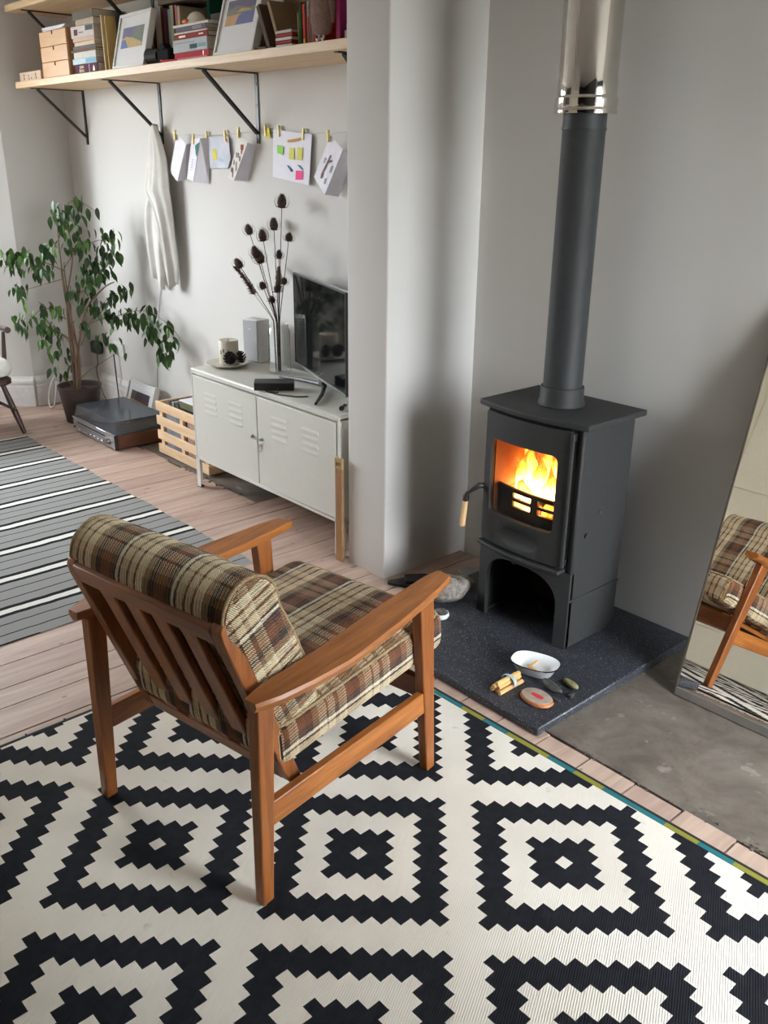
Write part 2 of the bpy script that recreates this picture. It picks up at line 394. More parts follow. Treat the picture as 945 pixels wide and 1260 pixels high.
# patterned rug: local x, y in metres; cells 31.3 mm; concentric stepped diamonds
def m_rug():
    t = NT('black_and_white_rug'); tc = t.new('ShaderNodeTexCoord'); s = t.new('ShaderNodeSeparateXYZ'); t.link(tc.outputs['Object'], s.inputs[0])
    nz = t.noise(tc.outputs['Object'], 60, 2); jit = t.math('MULTIPLY_ADD', nz, 0.0016, -0.0008)
    u = t.math('DIVIDE', t.math('ADD', s.outputs[0], jit), 0.0313); v = t.math('DIVIDE', t.math('ADD', s.outputs[1], jit), 0.0314)
    p = t.math('DIVIDE', u, 11.5545); q = t.math('DIVIDE', v, 11.2987)
    a = t.math('ROUND', t.math('MULTIPLY', t.math('ADD', p, q), 0.5)); b = t.math('ROUND', t.math('MULTIPLY', t.math('SUBTRACT', p, q), 0.5))
    uu = t.math('SUBTRACT', u, t.math('MULTIPLY', t.math('ADD', a, b), 11.5545)); vv = t.math('SUBTRACT', v, t.math('MULTIPLY', t.math('SUBTRACT', a, b), 11.2987))
    d = t.math('ADD', t.math('ABSOLUTE', t.math('ROUND', uu)), t.math('ABSOLUTE', t.math('ROUND', vv)))
    def band(lo, hi): return t.math('MULTIPLY', t.math('GREATER_THAN', d, lo-0.5), t.math('LESS_THAN', d, hi+0.5))
    blk = t.math('ADD', band(1, 3), band(7, 9))
    wv = t.noise(tc.outputs['Object'], 3.0, 4); 
    white = t.ramp(wv, [(0.3, sr(214, 206, 194)), (0.7, sr(228, 222, 212))])
    st = t.noise(t.coords('Object', loc=(2, 4, 0)), 17, 5, 0.6)
    white = t.mix(t.math('MULTIPLY', t.ramp(st, [(0.66, (0, 0, 0)), (0.74, (1, 1, 1))]), 0.35), white, sr(150, 138, 126))
    black = t.ramp(t.noise(tc.outputs['Object'], 40, 3), [(0.3, (0.0115, 0.0125, 0.016)), (0.7, (0.017, 0.018, 0.023))])
    t.base(t.mix(blk, white, black), 0.92, spec=0.12)
    k = 2*PI/0.006
    wh = t.math('SINE', t.math('MULTIPLY', t.math('ADD', s.outputs[0], t.math('MULTIPLY', s.outputs[1], 0.5)), k))
    t.bump(wh, 0.25, 0.0015); return t.m
M_RUG = m_rug()
M_RUGBIND = plain('dark_rug_binding', (0.018, 0.016, 0.018), 0.9, bump=0.3, scale=120)
M_TEAL = plain('teal_wool', sr(24, 104, 112), 0.9, bump=0.3, scale=150)
M_OLIVE = plain('olive_wool', sr(134, 130, 44), 0.9, bump=0.3, scale=150)
# striped rug: stripes across local x
def m_stripe():
    t = NT('grey_striped_rug'); tc = t.new('ShaderNodeTexCoord'); s = t.new('ShaderNodeSeparateXYZ'); t.link(tc.outputs['Object'], s.inputs[0])
    wob = t.math('MULTIPLY_ADD', t.noise(t.coords('Object', (0.5, 4, 1)), 3, 2), 0.012, -0.006)
    x = t.math('FRACT', t.math('DIVIDE', t.math('ADD', s.outputs[0], wob), 0.277))
    g = sr(146, 145, 144); k = sr(26, 24, 25); wv = sr(226, 224, 220)
    c = t.ramp(x, [(0.0, k), (0.087, wv), (0.217, k), (0.303, g), (0.502, k), (0.525, g), (0.773, k), (0.796, g)], 'CONSTANT')
    n = t.noise(t.coords('Object', (60, 300, 1)), 4, 2)
    c = t.mix(0.25, c, t.ramp(n, [(0.3, (0.25, 0.25, 0.25)), (0.7, (0.75, 0.75, 0.75))]), 'OVERLAY')
    t.base(c, 0.92, spec=0.1); t.bump(n, 0.2, 0.001); return t.m
M_STRIPE = m_stripe()

# ================================================================== ROOM
ZC = 2.78
YB = 0.46; YC = 0.484; YO = -4.4; XE = 5.15
def struct(o): o['kind'] = 'structure'; return o
floor = struct(MB().boxr(-2.95, XE+0.15, YO-0.15, 0.62, -0.12, -0.026).build('floor', M_DARK, smooth=0))
xs = [0.113, 0.26, 0.403, 0.553, 0.70, 0.850, 0.995, 1.142, 1.289, 1.40, 1.556, 1.706, 1.855, 2.005, 2.155, 2.306, 2.456, 2.608, 2.757, 2.908, 3.056, 3.21]
while xs[0] > -2.6: xs.insert(0, xs[0]-0.147)
while xs[-1] < 5.05: xs.append(xs[-1]+0.15)
for i, (a, b) in enumerate(zip(xs[:-1], xs[1:])):
    y1 = 0.455
    if b > -0.86 and a < 0.38: y1 = 0.092 + rnd.uniform(-0.012, 0.012)
    if b > 2.60: y1 = -0.325 + rnd.uniform(-0.006, 0.006)
    g = 0.0020 + rnd.random()*0.0016
    m = MB().boxr(-(b-a)/2+g, (b-a)/2-g, YO+0.02, y1, -0.025, rnd.uniform(-0.0012, 0.0))
    m.build('floorboard', M_BOARD, floor, smooth=0, loc=((a+b)/2, 0, 0))
def slabpatch(poly, z0, z1, name):
    return MB().prism(poly, z0, z1, 'Z').build(name, M_CONC, floor, smooth=0)
slabpatch([(-0.86, 0.09), (-0.4, 0.105), (0.0, 0.093), (0.4, 0.088), (0.4, 0.46), (-0.86, 0.46)], -0.024, -0.004, 'concrete_patch')
slabpatch([(2.459, -0.317), (2.85, -0.315), (3.1, -0.319), (3.4, -0.315), (4.6, -0.317), (4.6, 0.484), (2.459, 0.484)], -0.024, -0.003, 'concrete_patch')
# crumbs of broken mortar along the edge of the concrete
m = MB()
for k in range(70):
    t_ = rnd.random(); x = 2.62 + t_*0.9; y = -0.318 + rnd.uniform(-0.012, 0.01) + (0.02*rnd.random() if x > 3.05 else 0)
    r = rnd.uniform(0.0012, 0.004) * (1.3 if x > 3.1 else 0.8)
    m.box((x, y, 0.0005+r*0.3), (r*2, r*1.6, r), (0, 0, rnd.random()*3))
for k in range(30):
    x = -0.5+rnd.random()*0.9; r = rnd.uniform(0.002, 0.006)
    m.box((x, 0.095+rnd.uniform(-0.012, 0.012), r*0.3), (r*3, r*2, r), (0, 0, rnd.random()*3))
tag(m.build('mortar_crumbs', M_CONC, floor), kind='stuff')

struct(MB().boxr(-2.95, XE+0.15, YO-0.15, 0.62, ZC, ZC+0.1).build('ceiling', M_CEIL, smooth=0))
struct(MB().boxr(-2.32, 1.26, YB, YB+0.14, -0.1, ZC).build('wall_back', M_WALL, smooth=0))
struct(MB().box((1.35615, 0.2532, (ZC-0.1)/2), (0.2305, 0.4936, ZC+0.1), bev=0.008, seg=3).build('wall_pier', M_WALL))
struct(MB().boxr(1.45, XE+0.15, YC, YC+0.12, -0.1, ZC).build('wall_right', M_WALL, smooth=0))
# end wall with its window
W = WIN_R
m = MB()
m.boxr(XE, XE+0.15, YO-0.1, W['y0'], -0.1, ZC); m.boxr(XE, XE+0.15, W['y1'], YC+0.1, -0.1, ZC)
m.boxr(XE, XE+0.15, W['y0'], W['y1'], -0.1, W['z0']); m.boxr(XE, XE+0.15, W['y0'], W['y1'], W['z1'], ZC)
struct(m.build('wall_end', M_DARKWALL, smooth=0))
struct(MB().boxr(4.35, XE, YO, -0.71, -0.1, ZC).build('wall_added_baffle', M_DARKWALL, smooth=0))  # unseen block, added to keep end-window light off the near rug
M_PANE = clear_glass('window_glass')
def window_frame(name, p, q, z0, z1, th=0.05, bars=1):
    """sash window between two floor points"""
    p = Vector((p[0], p[1], 0)); q = Vector((q[0], q[1], 0)); d = (q-p); L = d.length; ang = math.atan2(d.y, d.x)
    root = thing(name, None, None, (p.x, p.y, z0), ang); root['kind'] = 'structure'
    H = z1-z0
    for part, dims in (('jamb', (0, 0.05, 0, H)), ('jamb', (L-0.05, L, 0, H)), ('window_head', (0.05, L-0.05, H-0.06, H)), ('window_sill', (0.05, L-0.05, 0, 0.07)), ('meeting_rail', (0.05, L-0.05, H/2-0.025, H/2+0.025))):
        MB().boxr(dims[0], dims[1], -th/2, th/2, dims[2], dims[3], 0.004).build(part, M_TRIM, root)
    MB().boxr(0.05, L-0.05, -0.003, 0.003, 0.07, H/2-0.025).build('pane', M_PANE, root, 0)
    MB().boxr(0.05, L-0.05, -0.003, 0.003, H/2+0.025, H-0.06).build('pane', M_PANE, root, 0)
    return root
window_frame('window_1', (XE+0.08, W['y0']), (XE+0.08, W['y1']), W['z0'], W['z1'])
# far left: nib of wall, then the bay
def wallseg(m, p, q, z0, z1, th=0.12):
    p = Vector((*p, 0)); q = Vector((*q, 0)); d = q-p; n = Vector((-d.y, d.x, 0)).normalized()
    if n.x > 0: n = -n
    return m.prism([(p.x, p.y), (q.x, q.y), (q.x+n.x*th, q.y+n.y*th), (p.x+n.x*th, p.y+n.y*th)], z0, z1)
m = MB(); wallseg(m, (-2.205, YB), (-2.13, 0.0), -0.1, ZC, 0.3)
struct(m.build('wall_left', M_WALL, smooth=0))
m = MB(); k = 2
for (a, b) in zip(BAY[:-1], BAY[1:]):
    A = Vector(a); B = Vector(b); d = (B-A).normalized()
    f0, f1 = (0.42, 0.10) if a == BAY[0] else (0.15, 0.15) if a == BAY[1] else (0.10, 0.30)
    P = A+d*f0; Q = B-d*f1
    wallseg(m, a, tuple(P), -0.1, ZC); wallseg(m, tuple(Q), b, -0.1, ZC)
    wallseg(m, tuple(P), tuple(Q), -0.1, 1.10); wallseg(m, tuple(P), tuple(Q), 2.45, ZC)
    n = Vector((-d.y, d.x)); n = -n if n.x > 0 else n
    window_frame('window_%d' % k, tuple(P+n*0.07), tuple(Q+n*0.07), 1.10, 2.45); k += 1
wallseg(m, (-2.13, -3.0), (-2.13, YO-0.1), -0.1, ZC)
struct(m.build('wall_bay', M_WALL, smooth=0))
# opposite wall out of view, darkened to cut bounced light
struct(MB().boxr(-2.95, XE+0.15, YO-0.12, YO, -0.1, ZC).build('wall_front', M_DARKWALL, smooth=0))
M_CREAM = plain('cream_door_paint', sr(240, 233, 214), 0.45, var=0.02)
# stub of partition wall with a cream door, just outside the picture on the left and seen in the mirror
YP = -2.14
struct(MB().boxr(1.47, 2.42, YP-0.12, YP, -0.1, ZC).build('wall_inner', M_WALL, smooth=0))
struct(MB().boxr(1.24, 1.47, YO, -1.70, -0.1, ZC).build('wall_nib', M_WALL, smooth=0))
dr = thing('door_1', None, None, (1.475, YP, 0.007)); dr['kind'] = 'structure'
MB().boxr(0, 0.09, 0, 0.035, 0, 2.10, 0.006).build('door_frame', M_CREAM, dr); MB().boxr(0.87, 0.96, 0, 0.035, 0, 2.10, 0.006).build('door_frame', M_CREAM, dr)
MB().boxr(0, 0.96, 0, 0.035, 2.01, 2.10, 0.006).build('door_frame', M_CREAM, dr)
MB().boxr(0.09, 0.87, 0, 0.02, 0.004, 2.01, 0.003).build('door_leaf', M_CREAM, dr)
for (a, b) in ((0.17, 0.44), (0.52, 0.79)):
    for (c, d) in ((0.22, 0.85), (1.05, 1.9)):
        MB().boxr(a, b, 0.02, 0.03, c, d, 0.008).build('door_panel', M_CREAM, dr)
MB().ball((0.15, 0.055, 0.98), (0.025, 0.025, 0.025)).build('door_knob', M_CHROME, dr)
# skirting boards
def skirt(name, p, q, h=0.205, th=0.024, side=1):
    p = Vector((*p, 0)); q = Vector((*q, 0)); d = (q-p); ang = math.atan2(d.y, d.x)
    prof = [(0, 0), (th, 0), (th, h*0.66), (th*0.8, h*0.69), (th*0.8, h*0.75), (th*1.05, h*0.78), (th*1.05, h*0.86), (th*0.6, h*0.92), (th*0.35, h), (0, h)]
    M = Matrix.Translation(p) @ Matrix.Rotation(ang, 4, 'Z')
    m = MB().prism([(-a*side, b) for a, b in prof], 0, d.length, 'X', mat=M)
    return struct(m.build(name, M_TRIM, smooth=30))
skirt('baseboard_left', (-2.205, YB), (-2.13, 0.0), side=-1)
A = Vector(BAY[0]); B = Vector(BAY[1]); skirt('baseboard_bay', tuple(A), tuple(B), side=-1)
skirt('baseboard_back', (-2.19, YB), (1.24, YB), h=0.185, th=0.022, side=1)
skirt('baseboard_front', (-2.1, YO), (4.4, YO), h=0.2, side=-1)

# ================================================================== HEARTH + STOVE
hearth = thing('stone_hearth', 'dark speckled stone hearth slab under the wood stove', 'hearth', (2.15, 0.06, 0))
MB().boxr(-0.44, 0.44, -0.426, 0.423, 0.0, 0.030, 0.004).build('hearth_slab', M_HEARTH, hearth)
SX, SY = 2.143, 0.205      # stove centre
stove = thing('wood_stove', 'black cast iron wood burning stove with a fire alight behind its glass', 'stove', (SX, SY, 0.030))
hw = 0.205; yf = -0.140; yb = 0.146; BOW = 0.026
def fy(x, y0=yf, bow=BOW, half=hw): return y0 - bow*(1-(x/half)**2)
def bowpoly(x0, x1, ya, yb_, n=14, y0=yf, bow=BOW, half=hw):
    """plan polygon: bowed front edge from x0..x1, straight back"""
    pts = [(x0+(x1-x0)*i/n, fy(x0+(x1-x0)*i/n, y0+ya, bow, half)) for i in range(n+1)]
    return pts + [(x1, yb_), (x0, yb_)]
# top plate
tp = [(x, y) for x, y in bowpoly(-0.232, 0.232, -0.012, 0.166, 18, half=0.232, bow=0.034)]
MB().prism(tp, 0.792, 0.812).build('top_plate', M_IRON, stove, 40, bevel=0.004)
# firebox shell: sides, back, floor, lintel
bodym = MB()
bodym.boxr(-hw, -hw+0.022, yf+0.004, yb, 0.182, 0.792, 0.006); bodym.boxr(hw-0.022, hw, yf+0.004, yb, 0.182, 0.792, 0.006)
bodym.boxr(-hw+0.01, hw-0.01, yb-0.02, yb, 0.182, 0.792)
bodym.prism(bowpoly(-hw+0.01, hw-0.01, 0.018, yb-0.01), 0.262, 0.300)
bodym.prism(bowpoly(-hw+0.01, hw-0.01, 0.018, yb-0.01), 0.765, 0.792)
bodym.build('body', M_IRON, stove, 40)
for jx0, jx1 in ((-hw+0.004, -0.170), (0.150, hw-0.004)):
    MB().prism([(jx0, fy(jx0, yf+0.012)), (jx1, fy(jx1, yf+0.012)), (jx1, fy(jx1, yf+0.03)), (jx0, fy(jx0, yf+0.03))], 0.29, 0.79).build('door_jamb', M_IRON, stove, 40)
inner = MB()
inner.boxr(-0.183, -0.166, -0.128, yb-0.02, 0.300, 0.765); inner.boxr(0.150, 0.183, -0.128, yb-0.02, 0.300, 0.765)
inner.boxr(-0.165, 0.165, yb-0.045, yb-0.02, 0.300, 0.765); inner.boxr(-0.165, 0.165, -0.10, yb-0.045, 0.40, 0.415)
inner.build('firebrick_lining', M_IRON_IN, stove, 0)
# door: bowed frame with a window opening
def bowed_frame(x0, x1, z0, z1, hole, th, y0, rad=0.022, nx=24, nz=30):
    """bowed plate made of a fine grid with a rounded-corner hole"""
    m = MB(); bm = m.bm; hx0, hx1, hz0, hz1 = hole
    def warp(x, z): return (x, fy(x, y0), z)
    # outer and inner loops with matching parameters
    def rloop(a0, a1, b0, b1, r, k=8):
        pts = []
        for (cx, cz, s0) in ((a1-r, b1-r, 0), (a0+r, b1-r, 90), (a0+r, b0+r, 180), (a1-r, b0+r, 270)):
            for i in range(k+1):
                t = math.radians(s0+90*i/k); pts.append((cx+r*math.cos(t), cz+r*math.sin(t)))
        out = []
        for i, p in enumerate(pts):
            q = pts[(i+1) % len(pts)]; d = math.hypot(q[0]-p[0], q[1]-p[1]); n = max(1, int(d/0.02)); out.append((p, q, n))
        return pts
    def dens(pts, n=12):
        out = []
        for i, p in enumerate(pts):
            q = pts[(i+1) % len(pts)]; L = math.hypot(q[0]-p[0], q[1]-p[1]); kk = n if L > 0.06 else 1
            out += [(p[0]+(q[0]-p[0])*j/kk, p[1]+(q[1]-p[1])*j/kk) for j in range(kk)]
        return out
    o = dens(rloop(x0, x1, z0, z1, 0.008)); h = dens(rloop(hx0, hx1, hz0, hz1, rad))
    rings = []
    for (lp, off) in ((o, th), (o, 0.003), ([(x*0.994, (z-(z0+z1)/2)*0.994+(z0+z1)/2) for x, z in o], 0), (h, 0), ([(x*0.985, (z-(hz0+hz1)/2)*0.985+(hz0+hz1)/2) for x, z in h], 0.006), ([(x*0.975, (z-(hz0+hz1)/2)*0.975+(hz0+hz1)/2) for x, z in h], th)):
        rings.append([Vector((x, fy(x, y0)+off, z)) for x, z in lp])
    rings.append(rings[0])
    m.rings(rings, cap=False)
    bmesh.ops.remove_doubles(bm, verts=bm.verts, dist=1e-5)
    return m
DX0, DX1, DZ0, DZ1 = -0.192, 0.172, 0.305, 0.782
door = bowed_frame(DX0, DX1, DZ0, DZ1, (-0.158, 0.132, 0.418, 0.690), 0.016, yf-0.012).build('door', M_IRON, stove, 35)
# dished oval recess under the glass
cut = MB().ball((-0.012, yf-0.012-BOW-0.012, 0.358), (0.150, 0.024, 0.040), 48).build('cutter', M_IRON, stove)
md = door.modifiers.new('recess', 'BOOLEAN'); md.operation = 'DIFFERENCE'; md.object = cut; md.solver = 'EXACT'
bpy.context.view_layer.update()
_me = bpy.data.meshes.new_from_object(door.evaluated_get(bpy.context.evaluated_depsgraph_get()))
door.modifiers.clear(); door.data = _me; bpy.data.objects.remove(cut)
M_SGLASS = clear_glass('stove_glass', (0.96, 0.9, 0.85), 0.5, 0.03)
gm = MB(); n = 16; rr = []
for i in range(n+1):
    x = -0.168+0.31*i/n; y = fy(x, yf+0.0)
    rr.append([Vector((x, y, 0.41)), Vector((x, y, 0.698)), Vector((x, y+0.003, 0.698)), Vector((x, y+0.003, 0.41))])
gm.rings(rr); gm.build('door_glass', M_SGLASS, door, 40)
# hinge rod on the right, curved ash lip, handle on the left
MB().cyl((0.180, fy(0.180, yf-0.014), 0.312), (0.180, fy(0.180, yf-0.014), 0.778), 0.0065, n=12).build('hinge_rod', M_IRON, door)
MB().boxr(0.166, 0.178, yf-0.02, yf+0.004, 0.748, 0.775).build('hinge_lug', M_BLACKM, door); MB().boxr(0.166, 0.178, yf-0.02, yf+0.004, 0.315, 0.335).build('hinge_lug', M_BLACKM, door)
lp = [(x, fy(x, yf-0.026)) for x in [-0.2+0.375*i/20 for i in range(21)]] + [(x, fy(x, yf+0.02)) for x in [0.175-0.375*i/20 for i in range(21)]]
MB().prism(lp, 0.283, 0.297).build('ash_lip', M_IRON, stove, 40, bevel=0.004)
hx = -0.205
hd = MB().tube([(hx+0.012, yf-0.004, 0.497), (hx+0.005, yf-0.028, 0.503), (hx-0.010, yf-0.046, 0.488), (hx-0.026, yf-0.056, 0.474), (hx-0.030, yf-0.058, 0.458), (hx-0.031, yf-0.058, 0.442)], [0.011, 0.011, 0.0085, 0.009, 0.0115, 0.0115], 12)
hd = hd.build('handle', M_BLACKM, door, 50)
MB().cyl((hx-0.031, yf-0.058, 0.443), (hx-0.038, yf-0.062, 0.345), 0.0098, 0.0112, 14).build('wooden_grip', M_BEECH, hd, 50)
# store stand: front with arch, sides, back
ax = 0.160
arch = [(-hw, 0.0), (-ax, 0.0)]
for i in range(0, 19):
    t = PI - PI*i/18
    ca, sa = math.cos(t), math.sin(t)
    arch.append((ax*math.copysign(abs(ca)**0.65, ca), 0.150 + 0.112*abs(sa)**0.8))
arch += [(ax, 0.0), (hw, 0.0), (hw, 0.285), (-hw, 0.285)]
def arch_z(x):
    q = abs(x)/ax
    return 0.0 if q >= 1 else 0.150 + 0.112*(1-q**2.9)**0.45
def arched_panel(y0, th, ztop):
    m = MB(); bm = m.bm
    xs_ = sorted(set([-hw + 2*hw*i/30 for i in range(31)] + [-ax, ax] + [ax*math.copysign(1-(1-abs(t))**2, t) for t in [-1+2*i/26 for i in range(27)]]))
    for x0, x1 in zip(xs_[:-1], xs_[1:]):
        if x1-x0 < 1e-6: continue
        inside = abs((x0+x1)/2) < ax
        e = 1e-5
        za = (arch_z(x0) if abs(x0) < ax-e else 0.150) if inside else 0.0
        zb = (arch_z(x1) if abs(x1) < ax-e else 0.150) if inside else 0.0
        F_ = [(x0, za), (x1, zb), (x1, ztop), (x0, ztop)]
        f = [Vector((x, fy(x, y0), z)) for x, z in F_]; r = [p+Vector((0, th, 0)) for p in f]
        v = [bm.verts.new(p) for p in f+r]
        bm.faces.new((v[0], v[1], v[2], v[3])); bm.faces.new((v[7], v[6], v[5], v[4])); bm.faces.new((v[0], v[4], v[5], v[1])); bm.faces.new((v[3], v[2], v[6], v[7]))
        if abs(x0+hw) < e or (not inside and abs(x0-ax) < e): bm.faces.new((v[0], v[3], v[7], v[4]))
        if abs(x1-hw) < e or (not inside and abs(x1+ax) < e): bm.faces.new((v[1], v[5], v[6], v[2]))
    bmesh.ops.remove_doubles(bm, verts=bm.verts, dist=1e-5)
    return m.build('arched_front', M_IRON, stove, 35)
arched_panel(yf, 0.020, 0.285)
for sgn in (-1, 1):
    MB().boxr(min(sgn*hw, sgn*(hw-0.016)), max(sgn*hw, sgn*(hw-0.016)), yf+0.004, yb, 0.0, 0.180, 0.003).build('stand_side', M_IRON, stove)
    MB().boxr(min(sgn*(hw+0.003), sgn*(hw-0.01)), max(sgn*(hw+0.003), sgn*(hw-0.01)), yf+0.002, yb+0.003, 0.178, 0.186, 0.002).build('seam_rib', M_IRON, stove)
MB().boxr(-hw+0.016, hw-0.016, yb-0.014, yb, 0.0, 0.18).build('stand_back', M_IRON, stove)
MB().boxr(-hw+0.016, -hw+0.034, yf+0.02, yb-0.016, 0.0, 0.010, 0.002).build('floor_flange', M_IRON, stove)
MB().cyl((-0.07, yf+0.06, 0.232), (-0.07, yf+0.03, 0.232), 0.013, n=14).build('air_control_knob', M_IRON, stove)
for (y, z, r) in ((0.515-0.03, 0, 0), ):
    pass
MB().cyl((hw-0.002, 0.193-SY, 0.485), (hw+0.006, 0.193-SY, 0.485), 0.006, n=10).build('side_bolt', M_CHROME, stove)
MB().cyl((hw-0.002, 0.128-SY, 0.414), (hw+0.007, 0.128-SY, 0.414), 0.009, n=12).build('side_bolt', M_IRON, stove)
# log guard
lg = MB()
def gbar(x0, x1, z0, z1, y0=yf+0.045, th=0.010):
    pts = [(x0+(x1-x0)*i/14, fy(x0+(x1-x0)*i/14, y0, 0.03)) for i in range(15)]
    lg.prism(pts + [(x, y+th) for x, y in reversed(pts)], z0, z1)
gbar(-0.165, 0.165, 0.497, 0.512); gbar(-0.165, 0.165, 0.466, 0.477); gbar(-0.165, 0.165, 0.40, 0.446)
gbar(-0.165, -0.085, 0.44, 0.50); gbar(0.000, 0.030, 0.44, 0.50); gbar(0.14, 0.165, 0.44, 0.50)
lg.build('log_guard', M_BLACKM, stove, 40)
# logs on the fire bed
M_CHAR = NT('charred_log'); _v = M_CHAR.coords('Object'); _n = M_CHAR.noise(_v, 18, 5, 0.6)
M_CHAR.base((0.02, 0.014, 0.01), 0.95)
M_CHAR.link(M_CHAR.ramp(_n, [(0.45, (0, 0, 0)), (0.6, (1.0, 0.22, 0.02)), (0.75, (1.0, 0.6, 0.12))]), M_CHAR.b.inputs['Emission Color'])
M_CHAR.b.inputs['Emission Strength'].default_value = 3.0; M_CHAR = M_CHAR.m
for (p0, p1, r) in (((-0.12, -0.02, 0.455), (0.10, 0.00, 0.455), 0.036), ((-0.09, 0.05, 0.462), (0.13, 0.03, 0.458), 0.040), ((-0.06, -0.01, 0.51), (0.10, 0.05, 0.545), 0.028), ((0.035, -0.080, 0.448), (0.140, -0.062, 0.455), 0.030)):  # last log added in front to block the glow at the right-hand slots
    mm = MB(); a = Vector(p0); b = Vector(p1)
    mm.tube([a.lerp(b, k/5) for k in range(6)], [r*rnd.uniform(0.85, 1.1) for _ in range(6)], 9)
    mm.build('burning_log', M_CHAR, stove, 50)
# flames
def m_flame():
    t = NT('flame'); tc = t.new('ShaderNodeTexCoord'); s = t.new('ShaderNodeSeparateXYZ'); t.link(tc.outputs['Generated'], s.inputs[0])
    h = t.math('ADD', s.outputs[2], t.math('MULTIPLY_ADD', t.noise(tc.outputs['Object'], 22, 3), 0.7, -0.35))
    lw = t.new('ShaderNodeLayerWeight'); lw.inputs[0].default_value = 0.35
    edge = t.math('SUBTRACT', 1.0, lw.outputs['Facing'])
    hh = t.math('ADD', h, t.math('MULTIPLY', lw.outputs['Facing'], 0.35))
    col = t.ramp(hh, [(0.10, (1.0, 0.80, 0.38)), (0.40, (1.0, 0.56, 0.10)), (0.70, (1.0, 0.28, 0.025)), (1.0, (0.9, 0.10, 0.008))])
    st = t.ramp(hh, [(0.0, (1, 1, 1)), (0.45, (0.42, 0.42, 0.42)), (0.8, (0.13, 0.13, 0.13)), (1.0, (0.06, 0.06, 0.06))])
    em = t.new('ShaderNodeEmission'); t.link(col, em.inputs[0]); t.link(t.math('MULTIPLY', st, FLAME), em.inputs[1])
    tr = t.new('ShaderNodeBsdfTransparent'); mx = t.new('ShaderNodeMixShader')
    t.link(t.ramp(t.math('MULTIPLY', edge, t.ramp(h, [(0.55, (1, 1, 1)), (1.05, (0.25, 0.25, 0.25))])), [(0.05, (0, 0, 0)), (0.55, (1, 1, 1))]), mx.inputs[0])
    t.link(tr.outputs[0], mx.inputs[1]); t.link(em.outputs[0], mx.inputs[2]); t.link(mx.outputs[0], t.out.inputs[0]); return t.m
FLAME = 7.0
M_FLAME = m_flame()
def flame(x, y, z, h, wd, lean, tw):
    m = MB(); rings = []; N = 14
    for i in range(N+1):
        t = i/N; r = wd*(math.sin(PI*min(1, t*1.0+0.06)**0.62)**0.9)*(1-t*0.55) + 0.0012
        cx = lean*t**1.6 + 0.30*wd*math.sin(tw+t*7.0)*t; cy = 0.2*wd*math.sin(tw*2+t*5)
        rings.append([Vector((cx+r*math.cos(2*PI*k/12)*(1+0.18*math.sin(3*k+tw+t*6)), cy+0.55*r*math.sin(2*PI*k/12), h*t)) for k in range(12)])
    m.rings(rings); m.build('flame', M_FLAME, stove, 180, loc=(x, y, z))
for (x, y, z, h, wd, ln_, tw) in ((-0.085, -0.03, 0.46, 0.165, 0.044, 0.010, 0.4), (-0.055, -0.01, 0.46, 0.205, 0.052, -0.045, 1.6), (-0.020, -0.03, 0.46, 0.170, 0.054, 0.004, 2.9), (-0.010, 0.00, 0.46, 0.232, 0.046, 0.030, 0.9),
          (0.040, -0.03, 0.46, 0.135, 0.042, 0.004, 4.0), (0.075, -0.03, 0.46, 0.175, 0.036, 0.014, 5.1), (0.112, -0.02, 0.46, 0.125, 0.032, 0.016, 2.2), (-0.110, -0.01, 0.46, 0.130, 0.032, -0.020, 3.3),
          (-0.095, 0.02, 0.50, 0.165, 0.034, -0.040, 5.6), (0.02, 0.03, 0.49, 0.165, 0.044, 0.014, 1.1), (-0.05, -0.065, 0.45, 0.095, 0.046, 0.0, 0.2), (-0.105, -0.065, 0.44, 0.07, 0.032, 0.0, 1.0), (0.095, 0.02, 0.48, 0.185, 0.028, -0.012, 0.0),
          (-0.060, -0.070, 0.415, 0.055, 0.055, 0.0, 0.5)):
    flame(x-0.030, y, z, h*1.06, wd, ln_, tw)
# flue
pipe = thing('stove_pipe', 'matt black flue pipe rising into a polished steel insulated section', 'flue', (SX, SY, 0.842))
MB().lathe([(0.078, 0.0), (0.080, 0.004), (0.078, 0.012), (0.0735, 0.02), (0.073, 0.062), (0.071, 0.065)], n=40).build('flue_collar', M_IRON, pipe, 40)
MB().lathe([(0.0655, 0.03), (0.0655, 0.855), (0.068, 0.858), (0.068, 0.864), (0.066, 0.868), (0.066, 0.93)], n=48).build('lower_pipe', M_PIPE, pipe, 40)
zt = ZC-0.842
MB().lathe([(0.070, 0.905), (0.094, 0.902), (0.0955, 0.908), (0.094, 0.916), (0.0925, 0.918), (0.0945, 0.922), (0.0945, 0.944), (0.092, 0.948), (0.0895, 0.952), (0.0895, 0.995), (0.0878, 1.0), (0.0878, zt)], n=56).build('insulated_section', M_STEEL, pipe, 30)

